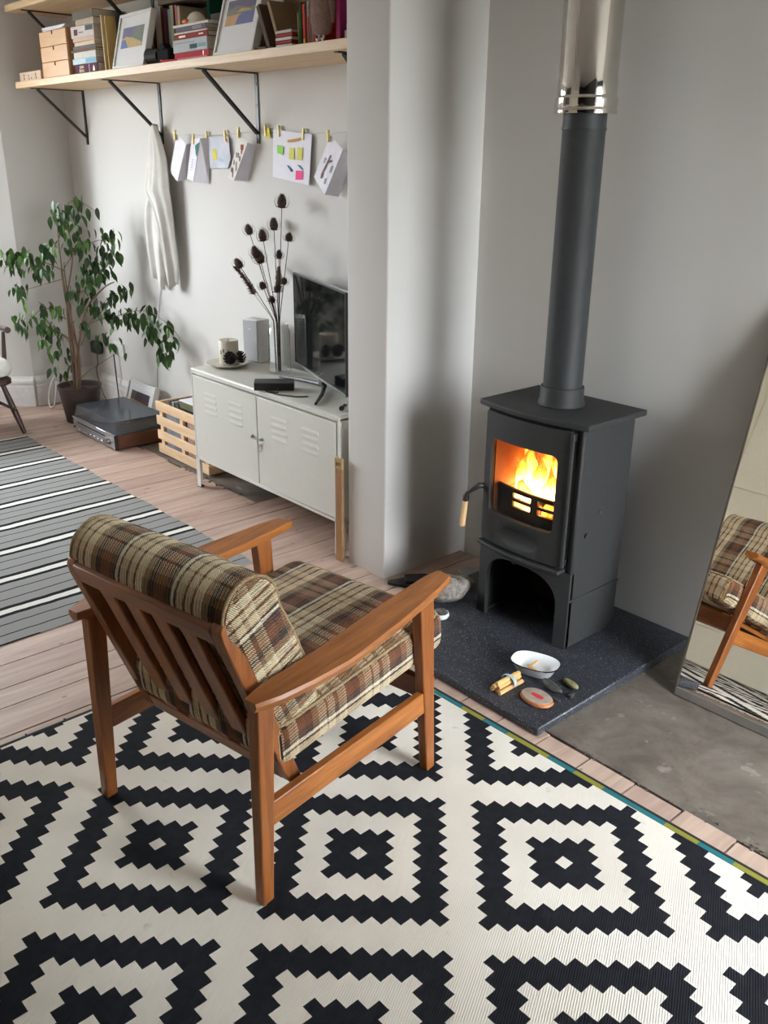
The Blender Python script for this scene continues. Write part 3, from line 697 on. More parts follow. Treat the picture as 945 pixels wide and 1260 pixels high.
# ---- small things on the hearth
HZ = 0.030
bowl = thing('enamel_bowl', 'white enamel oval pie dish with a black rim on the hearth', 'bowl', (2.376, -0.125, HZ), 0.33)
def superell(a, b, n=40, e=2.6): return [(math.copysign(abs(math.cos(t))**(2/e), math.cos(t))*a, math.copysign(abs(math.sin(t))**(2/e), math.sin(t))*b) for t in [2*PI*i/n for i in range(n)]]
def bowlring(a, b, z): return [Vector((x, y, z)) for x, y in superell(a, b)]
MB().rings([bowlring(0.052, 0.034, 0.0), bowlring(0.060, 0.040, 0.006), bowlring(0.078, 0.054, 0.040), bowlring(0.081, 0.057, 0.0415), bowlring(0.080, 0.056, 0.0425), bowlring(0.075, 0.051, 0.040), bowlring(0.055, 0.036, 0.009), bowlring(0.045, 0.028, 0.006)], cap=True).build('bowl_body', M_ENAMEL, bowl, 60)
MB().rings([bowlring(0.0805, 0.0565, 0.040), bowlring(0.0832, 0.0592, 0.0405), bowlring(0.0836, 0.0596, 0.042), bowlring(0.081, 0.057, 0.0435)], cap=False).build('black_rim', M_ENAMELK, bowl, 60)
M_BURNT = plain('burnt_wood', (0.02, 0.015, 0.012), 0.9)
def kind_stick(x, y, z, L, rz, ry, label, burnt):
    o = thing('kindling_stick', label, 'stick', (x, y, z), rot=(0, ry, rz))
    MB().box((0, 0, 0), (L, 0.011, 0.006), bev=0.002).build('stick_body', M_STICK, o)
    if burnt: MB().box((L*0.45, 0, 0), (L*0.13, 0.0115, 0.0066), bev=0.002).build('burnt_tip', M_BURNT, o)
kind_stick(2.378, -0.135, HZ+0.016, 0.062, -0.25, 0.0, 'kindling stick with a burnt tip lying in the enamel dish', True)
kind_stick(2.362, -0.118, HZ+0.022, 0.042, 1.35, -0.35, 'short kindling stick propped up at the back of the enamel dish', False)
kind_stick(2.372, -0.152, HZ+0.0125, 0.045, 0.05, 0.0, 'small pale splinter at the front of the enamel dish', False)
bun = thing('kindling_bundle', 'bundle of pale kindling sticks tied with a blue band on the hearth', 'kindling', (2.378, -0.262, HZ), 0.02)
q = 0
for (x, z) in ((-0.018, 0.008), (-0.002, 0.008), (0.014, 0.007), (-0.011, 0.021), (0.004, 0.021), (-0.003, 0.031)):
    MB().cyl((x, -0.056+rnd.uniform(-.004, .004), z), (x+rnd.uniform(-.003, .003), 0.056+rnd.uniform(-.004, .004), z), 0.0075, n=7).build('stick', M_STICK, bun, 30)
M_BLUEB = plain('pale_blue_band', sr(168, 190, 206), 0.5)
MB().rings([[Vector((r*1.02*math.cos(t)*0.0275-0.002, y, 0.0195+r*1.0*math.sin(t)*0.0205)) for t in [2*PI*i/20 for i in range(20)]] for (r, y) in ((1.0, 0.002), (1.04, 0.004), (1.04, 0.012), (1.0, 0.014))], cap=False).build('band', M_BLUEB, bun, 60)
sl = thing('agate_slice', 'polished oval agate slice with an orange rim and red centre on the hearth', 'stone', (2.487, -0.248, HZ), 0.0)
def oval(a, b, z, n=36): return [Vector((a*math.cos(t), b*math.sin(t)*(1+0.05*math.cos(2*t+1)), z)) for t in [2*PI*i/n for i in range(n)]]
M_AGATE = m_rock('agate_face', sr(150, 132, 118), sr(186, 170, 156), 30, 0.3); M_AGRIM = m_rock('agate_rim', sr(150, 84, 46), sr(196, 128, 78), 30, 0.35); M_RED = plain('red_crystal', sr(206, 62, 74), 0.3)
MB().rings([oval(0.052, 0.038, 0.0), oval(0.058, 0.043, 0.004), oval(0.056, 0.041, 0.012), oval(0.053, 0.038, 0.014)]).build('rim', M_AGRIM, sl, 40)
MB().rings([oval(0.0535, 0.0385, 0.0135), oval(0.052, 0.037, 0.0152), oval(0.030, 0.02, 0.0155)]).build('face', M_AGATE, sl, 40)
MB().rings([[Vector((0.002+x, y, z)) for x, y in superell(a, b, 28, 3)] for a, b, z in ((0.024, 0.0085, 0.0150), (0.023, 0.008, 0.0166))]).build('red_centre', M_RED, sl, 40)
def pebble(name, label, loc, dims, rz, mat, seed, cat='stone'):
    r2 = random.Random(seed); t = bmesh.new(); bmesh.ops.create_icosphere(t, subdivisions=3, radius=1.0)
    offs = [(Vector((r2.uniform(-1, 1), r2.uniform(-1, 1), r2.uniform(-1, 1))).normalized(), r2.uniform(0.05, 0.30)) for _ in range(16)]
    for v in t.verts:
        k = 1.0
        for d, a in offs: k += a*(max(0, v.co.dot(d))**6 - 0.12)
        v.co = v.co*k
    zmin = min(v.co.z for v in t.verts)
    for v in t.verts: v.co = Vector((v.co.x*dims[0], v.co.y*dims[1], (v.co.z-zmin)*dims[2]))
    m = MB(); m._add(t); o = m.build(name, mat, None, 60, loc=loc); o.rotation_euler = (0, 0, rz)
    return tag(o, label, cat)
pebble('dark_pebble', 'long dark pebble between the enamel dish and the agate slice', (2.482, -0.168, HZ), (0.041, 0.020, 0.0150), -0.2, M_STONE, 1)
pebble('olive_pebble', 'olive green knobbly stone, furthest right on the hearth', (2.502, -0.108, HZ), (0.037, 0.016, 0.0160), -0.25, M_MOSS, 2)
pebble('dark_pebble', 'tiny dark pebble right of the olive stone on the hearth', (2.549, -0.156, HZ), (0.013, 0.011, 0.008), 0.5, M_STONE, 3)
pebble('dark_pebble', 'tiny dark pebble right of the agate slice on the hearth', (2.532, -0.205, HZ), (0.016, 0.008, 0.006), 0.1, M_STONE, 4)
pebble('quartz_rock', 'craggy pale grey rock on the left edge of the hearth', (1.828, 0.012, HZ), (0.098, 0.074, 0.060), 0.6, M_ROCK, 11)
pebble('quartz_rock', 'smaller yellowish rock behind the craggy grey rock on the hearth', (1.790, 0.150, HZ), (0.045, 0.038, 0.032), 0.2, m_rock('ochre_rock', sr(120, 98, 72), sr(196, 170, 130), 24), 12)
sh = thing('round_ornament', 'small round ornament, white below and grey on top, beside the craggy rock', 'ornament', (1.905, -0.098, HZ))
MB().lathe([(0.016, 0.0), (0.028, 0.006), (0.033, 0.016), (0.030, 0.026)], n=24).build('white_shell', M_ENAMEL, sh, 60)
MB().lathe([(0.029, 0.0255), (0.022, 0.0335), (0.010, 0.038), (0.002, 0.039)], n=24).build('grey_dome', m_rock('grey_glass', sr(60, 58, 56), sr(120, 116, 110), 30, 0.2), sh, 60)
tl = thing('fireside_tool', 'long flat black fireside tool lying on the boards left of the hearth', 'tool', (1.600, 0.085, 0.0), 0.85)
MB().prism([(-0.13, -0.012), (-0.06, -0.038), (0.02, -0.046), (0.07, -0.030), (0.09, -0.012), (0.09, 0.012), (0.07, 0.030), (0.02, 0.046), (-0.06, 0.038), (-0.13, 0.012)], 0.0, 0.012).build('board', M_BLACKP, tl, bevel=0.003)
MB().prism([(-0.06, -0.032), (0.02, -0.040), (0.07, -0.025), (0.07, 0.025), (0.02, 0.040), (-0.06, 0.032)], 0.012, 0.030).build('raised_pad', M_DARK, tl, bevel=0.004)
MB().cyl((0.09, 0, 0.012), (0.17, 0, 0.010), 0.009, 0.005, 10).build('nozzle', M_BLACKM, tl)
vent = thing('floor_grille', 'small round white grille on the boards beside the stove', 'grille', (1.655, 0.322, 0.0))
MB().lathe([(0.040, 0), (0.043, 0.004), (0.040, 0.008), (0.034, 0.008), (0.033, 0.003)], n=28).build('grille_ring', M_GREYP, vent, 50)
for k in range(-2, 3): MB().boxr(-math.sqrt(0.034**2-(k*0.013)**2), math.sqrt(0.034**2-(k*0.013)**2), k*0.013-0.003, k*0.013+0.003, 0.002, 0.007).build('grille_bar', M_GREYP, vent)
pan = thing('ash_pan', 'dark oval ash pan standing in the shadow under the stove', 'pan', (2.19, 0.245, HZ))
MB().rings([[Vector((x, y, z)) for x, y in superell(a, b, 32, 2.4)] for a, b, z in ((0.06, 0.045, 0.0), (0.085, 0.062, 0.035), (0.088, 0.065, 0.036), (0.082, 0.06, 0.033), (0.058, 0.042, 0.004))]).build('pan_body', M_PIPE, pan, 60)

# ================================================================== RUGS
rug = thing('patterned_rug', 'black and white rug of stepped diamonds under the plaid armchair', 'rug', (2.9712, -0.7262, 0.0), 0.0193)
RX0, RX1, RY0, RY1 = -1.388, 0.62, -2.70, 0.302
def rugsheet(x0, x1, y0, y1, z0, z1):
    return MB().boxr(x0, x1, y0, y1, z0, z1, 0.0015)
rugsheet(RX0+0.008, RX1-0.008, RY0+0.03, RY1, 0.0, 0.0060).build('woven_field', M_RUG, rug, 0)
cuts = [RX0+0.008, -1.30, -1.19, -1.09, -0.96, -0.86, -0.75, -0.628, -0.538, -0.443, -0.289, -0.197, -0.100, 0.091, 0.186, 0.281, 0.44, 0.53, RX1-0.008]
for i, (a, b) in enumerate(zip(cuts[:-1], cuts[1:])):
    MB().boxr(a, b, RY1, RY1+0.016, 0.0, 0.0060).build('edge_stripe', M_TEAL if i % 2 == 0 else M_OLIVE, rug, 0)
MB().boxr(RX0, RX1, RY1+0.016, RY1+0.026, 0.0, 0.0068, 0.002).build('binding', M_RUGBIND, rug, 0)
MB().boxr(RX0-0.004, RX0+0.008, RY0, RY1+0.016, 0.0, 0.0068, 0.002).build('binding', M_RUGBIND, rug, 0)
MB().boxr(RX1-0.008, RX1, RY0, RY1+0.016, 0.0, 0.0068, 0.002).build('binding', M_RUGBIND, rug, 0)
m = MB()
for k in range(26):
    y = RY1-0.02-k*0.115+rnd.uniform(-.02, .02)
    m.box((RX0-0.006, y, 0.004), (0.012, 0.005, 0.004), (0, 0, rnd.uniform(-.6, .6)), 0.001)
tag(m.build('yarn_tufts', M_RUGBIND, rug), kind='stuff')

srug = thing('striped_rug', 'grey striped flatweave rug with black and white bands on the floorboards', 'rug', (0.163, -0.322, 0.0), 0.012)
m = MB(); bm = m.bm; nx, ny = 60, 40
X0, X1, Y0, Y1 = -1.62, 0.822, -1.95, 0.0
grid = [[bm.verts.new((X0+(X1-X0)*i/nx + (0.02*(j/ny) if i == nx else 0), Y1+(Y0-Y1)*j/ny + 0.004*math.sin(i*0.7), 0.005+0.0012*math.sin(i*0.9+j*0.4))) for j in range(ny+1)] for i in range(nx+1)]
for i in range(nx):
    for j in range(ny): bm.faces.new((grid[i][j], grid[i+1][j], grid[i+1][j+1], grid[i][j+1]))
geo = bmesh.ops.extrude_face_region(bm, geom=bm.faces[:])
for v in [g for g in geo['geom'] if isinstance(g, bmesh.types.BMVert)]: v.co.z = 0.0
m.build('woven_field', M_STRIPE, srug, 30)

# ================================================================== PLAID ARMCHAIR
chair = thing('armchair', 'teak framed armchair with brown plaid cushions on the black and white rug', 'armchair', (2.2445, -1.0875, 0.007), math.atan2(0.173, 0.985))
def taper_leg(x, y0, y1, z1, wt, db, dt, name='leg', lean=0.0):
    """leg tapering from dt (top) to db (bottom) along y"""
    m = MB(); rings = []
    for t in (0, 0.004/z1, 0.25, 0.5, 0.75, 1.0):
        yc = y0+(y1-y0)*t; d = db+(dt-db)*t; ww = wt*(0.82+0.18*t)
        if t == 0: d *= 0.9; ww *= 0.9
        rings.append([Vector((x+sx*ww/2, yc+sy*d/2, z1*t)) for sx, sy in ((-1, -1), (1, -1), (1, 1), (-1, 1))])
    m.rings(rings); return m.build(name, M_TEAKZ, chair, 30, bevel=0.0035)
for s in (-1, 1):
    taper_leg(s*0.2975, 0.318, 0.272, 0.562, 0.034, 0.034, 0.058)
    taper_leg(s*0.2975, -0.320, -0.305, 0.540, 0.034, 0.034, 0.050)
    MB().boxr(s*0.2975-0.011, s*0.2975+0.011, -0.292, 0.29, 0.203, 0.268).build('side_rail', M_TEAK, chair, 30, bevel=0.003)
    # armrest: shaped plank
    inn = [(-0.345, 0.290), (-0.30, 0.284), (-0.17, 0.279), (0.05, 0.268), (0.2, 0.263), (0.30, 0.262), (0.372, 0.264)]
    out = [(-0.345, 0.338), (-0.30, 0.352), (-0.2, 0.366), (-0.09, 0.372), (0.1, 0.360), (0.25, 0.342), (0.372, 0.326)]
    def interp(tab, y):
        for (a, va), (b, vb) in zip(tab[:-1], tab[1:]):
            if a <= y <= b: return va+(vb-va)*(y-a)/(b-a)
        return tab[-1][1] if y > tab[-1][0] else tab[0][1]
    m = MB(); rings = []
    N = 26
    for i in range(N+1):
        y = -0.350+0.730*i/N
        xi, xo = interp(inn, y), interp(out, y)
        if i in (0, N): sh_ = 0.005
        elif i in (1, N-1): sh_ = 0.0015
        else: sh_ = 0
        xi += sh_; xo -= sh_
        zt = 0.566+0.022*max(0, (y+0.1)/0.46) if y > -0.1 else 0.566-0.002*(-0.1-y)/0.24
        zt -= sh_*0.4; zb = zt-0.030+sh_*0.7
        r = 0.009
        yy = y if i < N-1 else y - 0.0
        sec = [(xi+0.002, zb+0.006), (xi+0.012, zb), (xo-0.014, zb), (xo-0.004, zb+0.008), (xo, zt-0.008), (xo-0.004, zt), (xi+0.003, zt), (xi, zt-0.004)]
        # the front end is cut at a slant
        rings.append([Vector((s*px, y - (0.014*(px-xi)/(xo-xi) if i > N-3 else 0), pz)) for px, pz in sec])
    m.rings(rings); m.build('armrest', M_TEAK, chair, 28)
# back frame, reclined: s up along the back, t forward
O = Vector((0, -0.190, 0.225)); dS = Vector((0, -0.365, 0.931)); dT = Vector((0, 0.931, 0.365))
MB_back = Matrix(((1, 0, 0, O.x), (0, dT.y, dS.y, O.y), (0, dT.z, dS.z, O.z), (0, 0, 0, 1)))    # local (x, t, s)
def backbox(x0, x1, t0, t1, s0, s1, name, mat):
    return MB().box(((x0+x1)/2, (t0+t1)/2, (s0+s1)/2), (x1-x0, t1-t0, s1-s0), mat=MB_back).build(name, mat, chair, 30, bevel=0.004)
for s in (-1, 1):
    m = MB()
    st = [(0.0, 0.030), (0.008, 0.006), (0.03, -0.001), (0.50, 0.0), (0.524, 0.004), (0.534, 0.014), (0.532, 0.030), (0.5, 0.038), (0.03, 0.036), (0.008, 0.036)]
    m.prism([(t, q) for q, t in st], s*0.252-0.016, s*0.252+0.016, 'X', mat=MB_back)
    m.build('back_stile', M_TEAKZ, chair, 45, bevel=0.003)
backbox(-0.238, 0.238, 0.0, 0.028, 0.478, 0.530, 'top_rail', M_TEAKX)
backbox(-0.238, 0.238, 0.002, 0.026, 0.012, 0.062, 'bottom_rail', M_TEAKX)
for x in (-0.142, -0.047, 0.048, 0.143):
    backbox(x-0.027, x+0.027, 0.003, 0.022, 0.060, 0.480, 'back_slat', M_TEAKZ)
# seat frame
MB().boxr(-0.282, 0.282, 0.278, 0.300, 0.246, 0.308).build('front_rail', M_TEAKX, chair, 30, bevel=0.003)
for y in (-0.07, 0.02, 0.11, 0.20):
    MB().box((0, y, 0.301+0.06*(y+0.07)), (0.44, 0.045, 0.008)).build('seat_slat', M_TEAKX, chair, 30)
for s in (-1, 1):
    MB().box((s*0.20, 0.05, 0.292), (0.02, 0.44, 0.016), (0.06, 0, 0)).build('seat_bearer', M_TEAK, chair, 30)
# seat cushion
def uvmap(o, fn):
    me = o.data; uv = me.uv_layers.new(name='UVMap')
    for p in me.polygons:
        for li in p.loop_indices:
            uv.data[li].uv = fn(me.vertices[me.loops[li].vertex_index].co, p.normal)
def seat_cushion():
    m = MB(); t = bmesh.new(); bmesh.ops.create_cube(t, size=1.0)
    bmesh.ops.scale(t, vec=(0.560, 0.645, 0.122), verts=t.verts)
    bmesh.ops.bevel(t, geom=t.edges[:], offset=0.034, segments=5, affect='EDGES', profile=0.5)
    bmesh.ops.subdivide_edges(t, edges=[e for e in t.edges if e.calc_length() > 0.2], cuts=10, use_grid_fill=True)
    for v in t.verts:
        x, y, z = v.co
        puff = (1-(x/0.28)**2)*(1-(y/0.3225)**2)
        v.co.z += 0.014*max(0, puff)*(1 if z > 0 else -0.25)
        if y > 0.2: v.co.y += 0.006*(1-(z/0.059)**2)
    M = Matrix.Translation((0, 0.085, 0.379)) @ Matrix.Rotation(0.068, 4, 'X')
    m._add(t); o = m.build('seat_cushion', M_PLAID, chair, 180)
    def fn(co, n):
        u, v = co.x, co.y
        dz = 0.06-co.z
        if abs(n.x) > 0.75: u += math.copysign(dz, n.x)
        elif n.y > 0.75: v += dz
        elif n.y < -0.75: v -= dz
        elif n.z < -0.5: u += 0.05
        return (u+0.035, v+0.10)
    uvmap(o, fn); o.matrix_local = M
    return o
seat = seat_cushion()
def piping(path, name, parent, r=0.0045):
    m = MB(); P = [Vector(p) for p in path]
    rings = []; n = len(P)
    for i, p in enumerate(P):
        d = (P[(i+1) % n]-P[i-1]).normalized(); up = Vector((1, 0, 0)) if abs(d.x) < 0.9 else Vector((0, 0, 1))
        a = d.cross(up).normalized(); b = a.cross(d).normalized()
        rings.append([p+(a*math.cos(2*PI*k/7)+b*math.sin(2*PI*k/7))*r*(1+0.18*math.sin(i*1.9)) for k in range(7)])
    rings.append(rings[0]); m.rings(rings, cap=False); return m.build(name, M_PIPING, parent, 180)
def rrect(hx, hy, r, z, n=7):
    pts = []
    for cx, cy, a0 in ((hx-r, hy-r, 0), (-hx+r, hy-r, 90), (-hx+r, -hy+r, 180), (hx-r, -hy+r, 270)):
        for i in range(n+1):
            t = math.radians(a0+90*i/n); pts.append((cx+r*math.cos(t), cy+r*math.sin(t), z))
    out = []
    for i, p in enumerate(pts):
        q = Vector(pts[(i+1) % len(pts)]); p = Vector(p); k = max(1, int((q-p).length/0.012))
        out += [p.lerp(q, j/k) for j in range(k)]
    return out
piping(rrect(0.270, 0.312, 0.03, 0.052), 'piping', seat, 0.0042)
# back cushion: pad with a rolled head
def back_cushion():
    prof = []   # (y, z)
    c = Vector((-0.288, 0.727)); R = 0.080
    back0 = Vector((-0.222, 0.405)); front0 = Vector((-0.095, 0.430))
    prof.append(back0 + Vector((0.01, -0.006)))
    b1 = Vector((-0.330, 0.662))
    for i in range(1, 8): prof.append(back0.lerp(b1, i/8))
    for i in range(0, 17):
        a = math.radians(232 - i*(232+5)/16)
        prof.append(c + Vector((math.cos(a), math.sin(a)))*R)
    f1 = c + Vector((math.cos(math.radians(-5)), math.sin(math.radians(-5))))*R
    for i in range(1, 9): prof.append(f1.lerp(front0, i/8) + Vector((0.010*math.sin(PI*i/8), 0)))
    prof.append(front0 + Vector((-0.012, -0.014)))
    prof = [prof[0]] + [p for i, p in enumerate(prof[1:]) if (p-prof[i]).length > 1e-4]
    arc = [0.0]
    for a, b in zip(prof[:-1], prof[1:]): arc.append(arc[-1]+(b-a).length)
    hx = 0.268; m = MB(); bm = m.bm
    uvl = bm.loops.layers.uv.new('UVMap')
    cen = sum(prof, Vector((0, 0)))/len(prof)
    xsn = [(-hx, 0.93), (-hx+0.004, 0.965), (-hx+0.012, 0.99)] + [(-hx+0.02+(2*hx-0.04)*i/18, 1.0) for i in range(19)] + [(hx-0.012, 0.99), (hx-0.004, 0.965), (hx, 0.93)]
    def P(x, k, p):
        mid = Vector((-0.29, 0.72)) if p.y > 0.64 else Vector((-0.165-0.39*(p.y-0.42), p.y))
        q = mid + (p-mid)*k
        if k == 1.0: q += (p-mid).normalized()*0.004*(1-(x/hx)**2)
        return Vector((x, q.x, q.y))
    V = [[bm.verts.new(P(x, k, p)) for p in prof] for x, k in xsn]
    n = len(prof)
    for i in range(len(xsn)-1):
        for j in range(n):
            jj = (j+1) % n
            f = bm.faces.new((V[i][j], V[i+1][j], V[i+1][jj], V[i][jj]))
            a0 = arc[j]; a1 = arc[jj] if jj else arc[-1]+(prof[0]-prof[-1]).length
            for l, (xx, aa) in zip(f.loops, ((xsn[i][0], a0), (xsn[i+1][0], a0), (xsn[i+1][0], a1), (xsn[i][0], a1))): l[uvl].uv = (xx+0.085, aa)
    for side in (0, -1):
        f = bm.faces.new(V[side])
        for l in f.loops:
            q = Vector((l.vert.co.y, l.vert.co.z)); l[uvl].uv = (q.x*-0.365+q.y*0.931+0.02, q.x*0.931+q.y*0.365)
    o = m.build('back_cushion', M_PLAID, chair, 60)
    for sx in (-1, 1):
        ring = []
        for i, p in enumerate(prof):
            q = prof[(i+1) % n]; k = max(1, int((q-p).length/0.012))
            for j in range(k):
                a = p.lerp(q, j/k); b = P(sx*(hx-0.006), 0.985, a); ring.append(b)
        piping(ring, 'piping', o, 0.0042)
back_cushion()

# ================================================================== LEANING MIRROR
ln = math.atan(0.258); L = 1.385
mir = thing('leaning_mirror', 'tall mirror with a thin steel edge leaning on the wall right of the hearth', 'mirror', (2.724, 0.160, 0.0), rot=(-ln, 0, math.radians(0.7)))
# local: x right, z up along the glass, front face towards -y
WM = 0.68
MB().boxr(0.006, WM-0.006, 0.004, 0.016, 0.012, L-0.006).build('backing_board', M_BLACKP, mir, 0)
MB().boxr(0.004, WM-0.004, 0.0, 0.004, 0.012, L-0.004).build('mirror_glass', M_MIRROR, mir, 0)
M_EDGE = plain('brushed_edge', sr(120, 112, 100), 0.35, 0.8)
MB().boxr(0.0, 0.005, -0.003, 0.018, 0.0, L).build('frame_edge', M_EDGE, mir, 0); MB().boxr(WM-0.005, WM, -0.003, 0.018, 0.0, L).build('frame_edge', M_EDGE, mir, 0)
MB().boxr(0.005, WM-0.005, -0.004, 0.018, 0.0, 0.026).build('frame_edge', plain('dull_steel', (0.42, 0.41, 0.40), 0.35, 0.9, 0.03), mir, 0); MB().boxr(0.005, WM-0.005, -0.003, 0.018, L-0.006, L).build('frame_edge', M_EDGE, mir, 0)

# low stool against the far wall, seen only in the mirror
stl = thing('low_stool', 'low stool by the cream door, seen only in the mirror', 'stool', (1.70, -1.950, 0.0100))
MB().lathe([(0.15, 0.40), (0.165, 0.41), (0.165, 0.43), (0.15, 0.44)], n=28).build('seat', M_CREAM, stl)
for k in range(3):
    a = 0.5+k*2*PI/3; MB().cyl((0.17*math.cos(a), 0.17*math.sin(a), 0.03), (0.10*math.cos(a), 0.10*math.sin(a), 0.41), 0.010, 0.013, 10).build('leg', M_GREYP, stl)
    MB().cyl((0.176*math.cos(a), 0.176*math.sin(a), 0.0), (0.17*math.cos(a), 0.17*math.sin(a), 0.03), 0.011, 0.011, 10).build('foot', M_RED, stl)

# ================================================================== METAL CABINET
cab = thing('metal_cabinet', 'cream metal locker cabinet with two louvred doors beside the white pier', 'cabinet', (0, 0, 0))
CW, CD, CH, ZB = 1.19, 0.40, 0.63, 0.155
m = MB()
m.boxr(0, CW, 0.002, CD, CH-0.028, CH, 0.007)                                        # top
m.boxr(0, 0.016, 0.002, CD, ZB, CH-0.01, 0.004); m.boxr(CW-0.016, CW, 0.002, CD, ZB, CH-0.01, 0.004)
m.boxr(0.01, CW-0.01, CD-0.012, CD, ZB, CH-0.01); m.boxr(0.01, CW-0.01, 0.002, CD, ZB, ZB+0.018, 0.003)
m.boxr(0.01, CW-0.01, 0.03, 0.04, ZB+0.01, CH-0.02)                                   # dark recess backing
m.build('body', M_LOCKER, cab, 40)
for (x, y) in ((0.0, 0.002), (CW, 0.002), (0.0, CD), (CW, CD)):
    sx = 1 if x == 0 else -1; sy = 1 if y < 0.1 else -1
    mm = MB()
    mm.prism([(x, y), (x+sx*0.034, y), (x+sx*0.022, y+sy*0.003), (x+sx*0.003, y+sy*0.003), (x+sx*0.003, y+sy*0.022), (x, y+sy*0.034)], 0.004, ZB+0.02)
    lg_ = mm.build('leg', M_LOCKER, cab, 30)
    MB().boxr(min(x, x+sx*0.026), max(x, x+sx*0.026), min(y, y+sy*0.026), max(y, y+sy*0.026), 0.0, 0.006, 0.001).build('foot', M_BLACKP, lg_)
M_LOCK = m_steel('lock_steel', (0.36, 0.36, 0.36), 0.28)
for (x0, x1, gx, kx) in ((0.020, 0.585, ((0.125, 0.238), (0.352, 0.465)), 0.550), (0.591, 1.170, ((0.703, 0.818), (0.935, 1.052)), 0.623)):
    d = MB().boxr(x0, x1, 0.0, 0.014, ZB+0.020, CH-0.032, 0.002).build('door', M_LOCKER, cab, 40)
    for (a, b) in gx:
        for k in range(4):
            z = 0.422+0.031*k
            # each louvre: a pressed wedge, open below
            mm = MB(); mm.prism([(0.002, z-0.001), (-0.0020, z+0.0005), (-0.0024, z+0.004), (-0.0016, z+0.012), (0.001, z+0.022)], a, b, 'X')
            mm.build('louvre', M_LOCKER, d, 40, bevel=0.0015)
    kn = MB().cyl((kx, 0.0, 0.402), (kx, -0.009, 0.402), 0.0085, 0.009, 16)
    kn.ball((kx, -0.009, 0.402), (0.009, 0.003, 0.009)); kn.build('lock_knob', M_LOCK, d, 50)
    if kx > 0.6:
        kk = MB(); kk.tube([(kx-0.006, -0.016, 0.402), (kx-0.012, -0.020, 0.395), (kx-0.013, -0.018, 0.385), (kx-0.006, -0.012, 0.384), (kx-0.004, -0.014, 0.396)], 0.0016, 6)
        kk.build('key_ring', M_CHROME, d, 50)
        k2 = MB(); k2.box((kx-0.012, -0.006, 0.372), (0.016, 0.002, 0.016), (0, 0.4, 0), 0.004); k2.box((kx-0.012, -0.006, 0.352), (0.006, 0.002, 0.028), bev=0.0008); k2.box((kx-0.0085, -0.006, 0.345), (0.004, 0.002, 0.006))
        k2.build('key', M_CHROME, d, 50)
cb = thing('flat_pack_carton', 'tall narrow brown cardboard carton wedged between cabinet and white pier', 'carton', (1.2185, -0.006, 0), 0.0)
MB().boxr(-0.0270, 0.0165, -0.018, -0.004, 0.0, 0.462, 0.002).build('carton_body', M_CARDB, cb, 30)
MB().boxr(-0.0275, 0.0170, -0.0188, -0.0035, 0.418, 0.463, 0.001).build('parcel_tape', plain('buff_tape', sr(166, 136, 92), 0.5), cb, 30)
M_INK = plain('black_ink', (0.012, 0.011, 0.010), 0.7)
letters('JUT', 0.020, M_INK, cb, (-0.003, -0.0192, 0.437), (PI/2, 0, 0), 'printed_lettering')

# ---- on the cabinet
CT = CH + 0.0005
def dish_thing():
    d = thing('candle_dish', 'round cream dish holding the pillar candle at the cabinet corner', 'dish', (0.085, 0.175, CT))
    MB().lathe([(0.06, 0), (0.085, 0.004), (0.108, 0.016), (0.110, 0.019), (0.107, 0.019), (0.083, 0.008), (0.05, 0.006)], n=40).build('dish_body', M_CERAMIC, d, 60)
dish_thing()
cd = thing('pillar_candle', 'thick ivory pillar candle with pressed leaves on the round dish', 'candle', (0.070, 0.190, CT+0.0075))
MB().lathe([(0.048, 0), (0.0495, 0.003), (0.0495, 0.115), (0.047, 0.119), (0.040, 0.116), (0.01, 0.110)], n=36).build('wax', M_WAX, cd, 50)
MB().cyl((0, 0, 0.108), (0.001, 0, 0.121), 0.0012, n=6).build('wick', M_BLACKP, cd)
M_LEAFP = plain('pressed_leaf', sr(86, 78, 50), 0.8)
for (a, z, hh) in ((-0.62, 0.02, 0.062), (-1.45, 0.05, 0.025), (-1.12, 0.06, 0.022), (-0.25, 0.03, 0.04)):
    mm = MB(); pts = []
    for i in range(8):
        t = i/7; wd = 0.0032*math.sin(PI*t)+0.0006; zz = z+hh*t
        pts.append((a-wd/0.05, a+wd/0.05, zz))
    rr = [[Vector((0.0497*math.cos(q), 0.0497*math.sin(q), zz)) for q in (a0, (a0+a1)/2, a1)] + [Vector((0.0503*math.cos(q), 0.0503*math.sin(q), zz)) for q in (a1, (a0+a1)/2, a0)] for a0, a1, zz in pts]
    mm.rings(rr); mm.build('pressed_leaf', M_LEAFP, cd, 60)
pc = thing('pine_cone', 'dark pine cone beside the candle on the round dish', 'pine cone', (0.148, 0.146, CT+0.038), rot=(0.3, 0.5, 0))
mm = MB(); mm.ball((0, 0, 0.016), (0.016, 0.016, 0.030), 10)
for k in range(60):
    t = k/60; a = k*2.39996; z = -0.010+0.058*t; r = 0.024*math.sin(PI*(0.14+0.80*t))+0.002
    mm.box((r*math.cos(a), r*math.sin(a), z), (0.016, 0.011, 0.003), Matrix.Rotation(a, 4, 'Z') @ Matrix.Rotation(-0.5, 4, 'Y'), 0.001)
mm.build('cone_scales', M_CONE, pc, 30)
pc2 = thing('pine_cone', 'smaller dark pine cone standing behind its neighbour on the round dish', 'pine cone', (0.158, 0.206, CT+0.036), rot=(0.1, -0.1, 0.4))
mm = MB(); mm.ball((0, 0, 0.014), (0.012, 0.012, 0.030), 10)
for k in range(44):
    t = k/44; a = k*2.39996; z = -0.012+0.056*t; r = 0.019*math.sin(PI*(0.14+0.80*t))+0.002
    mm.box((r*math.cos(a), r*math.sin(a), z), (0.014, 0.009, 0.003), Matrix.Rotation(a, 4, 'Z') @ Matrix.Rotation(-0.5, 4, 'Y'), 0.001)
mm.build('cone_scales', M_CONE, pc2, 30)
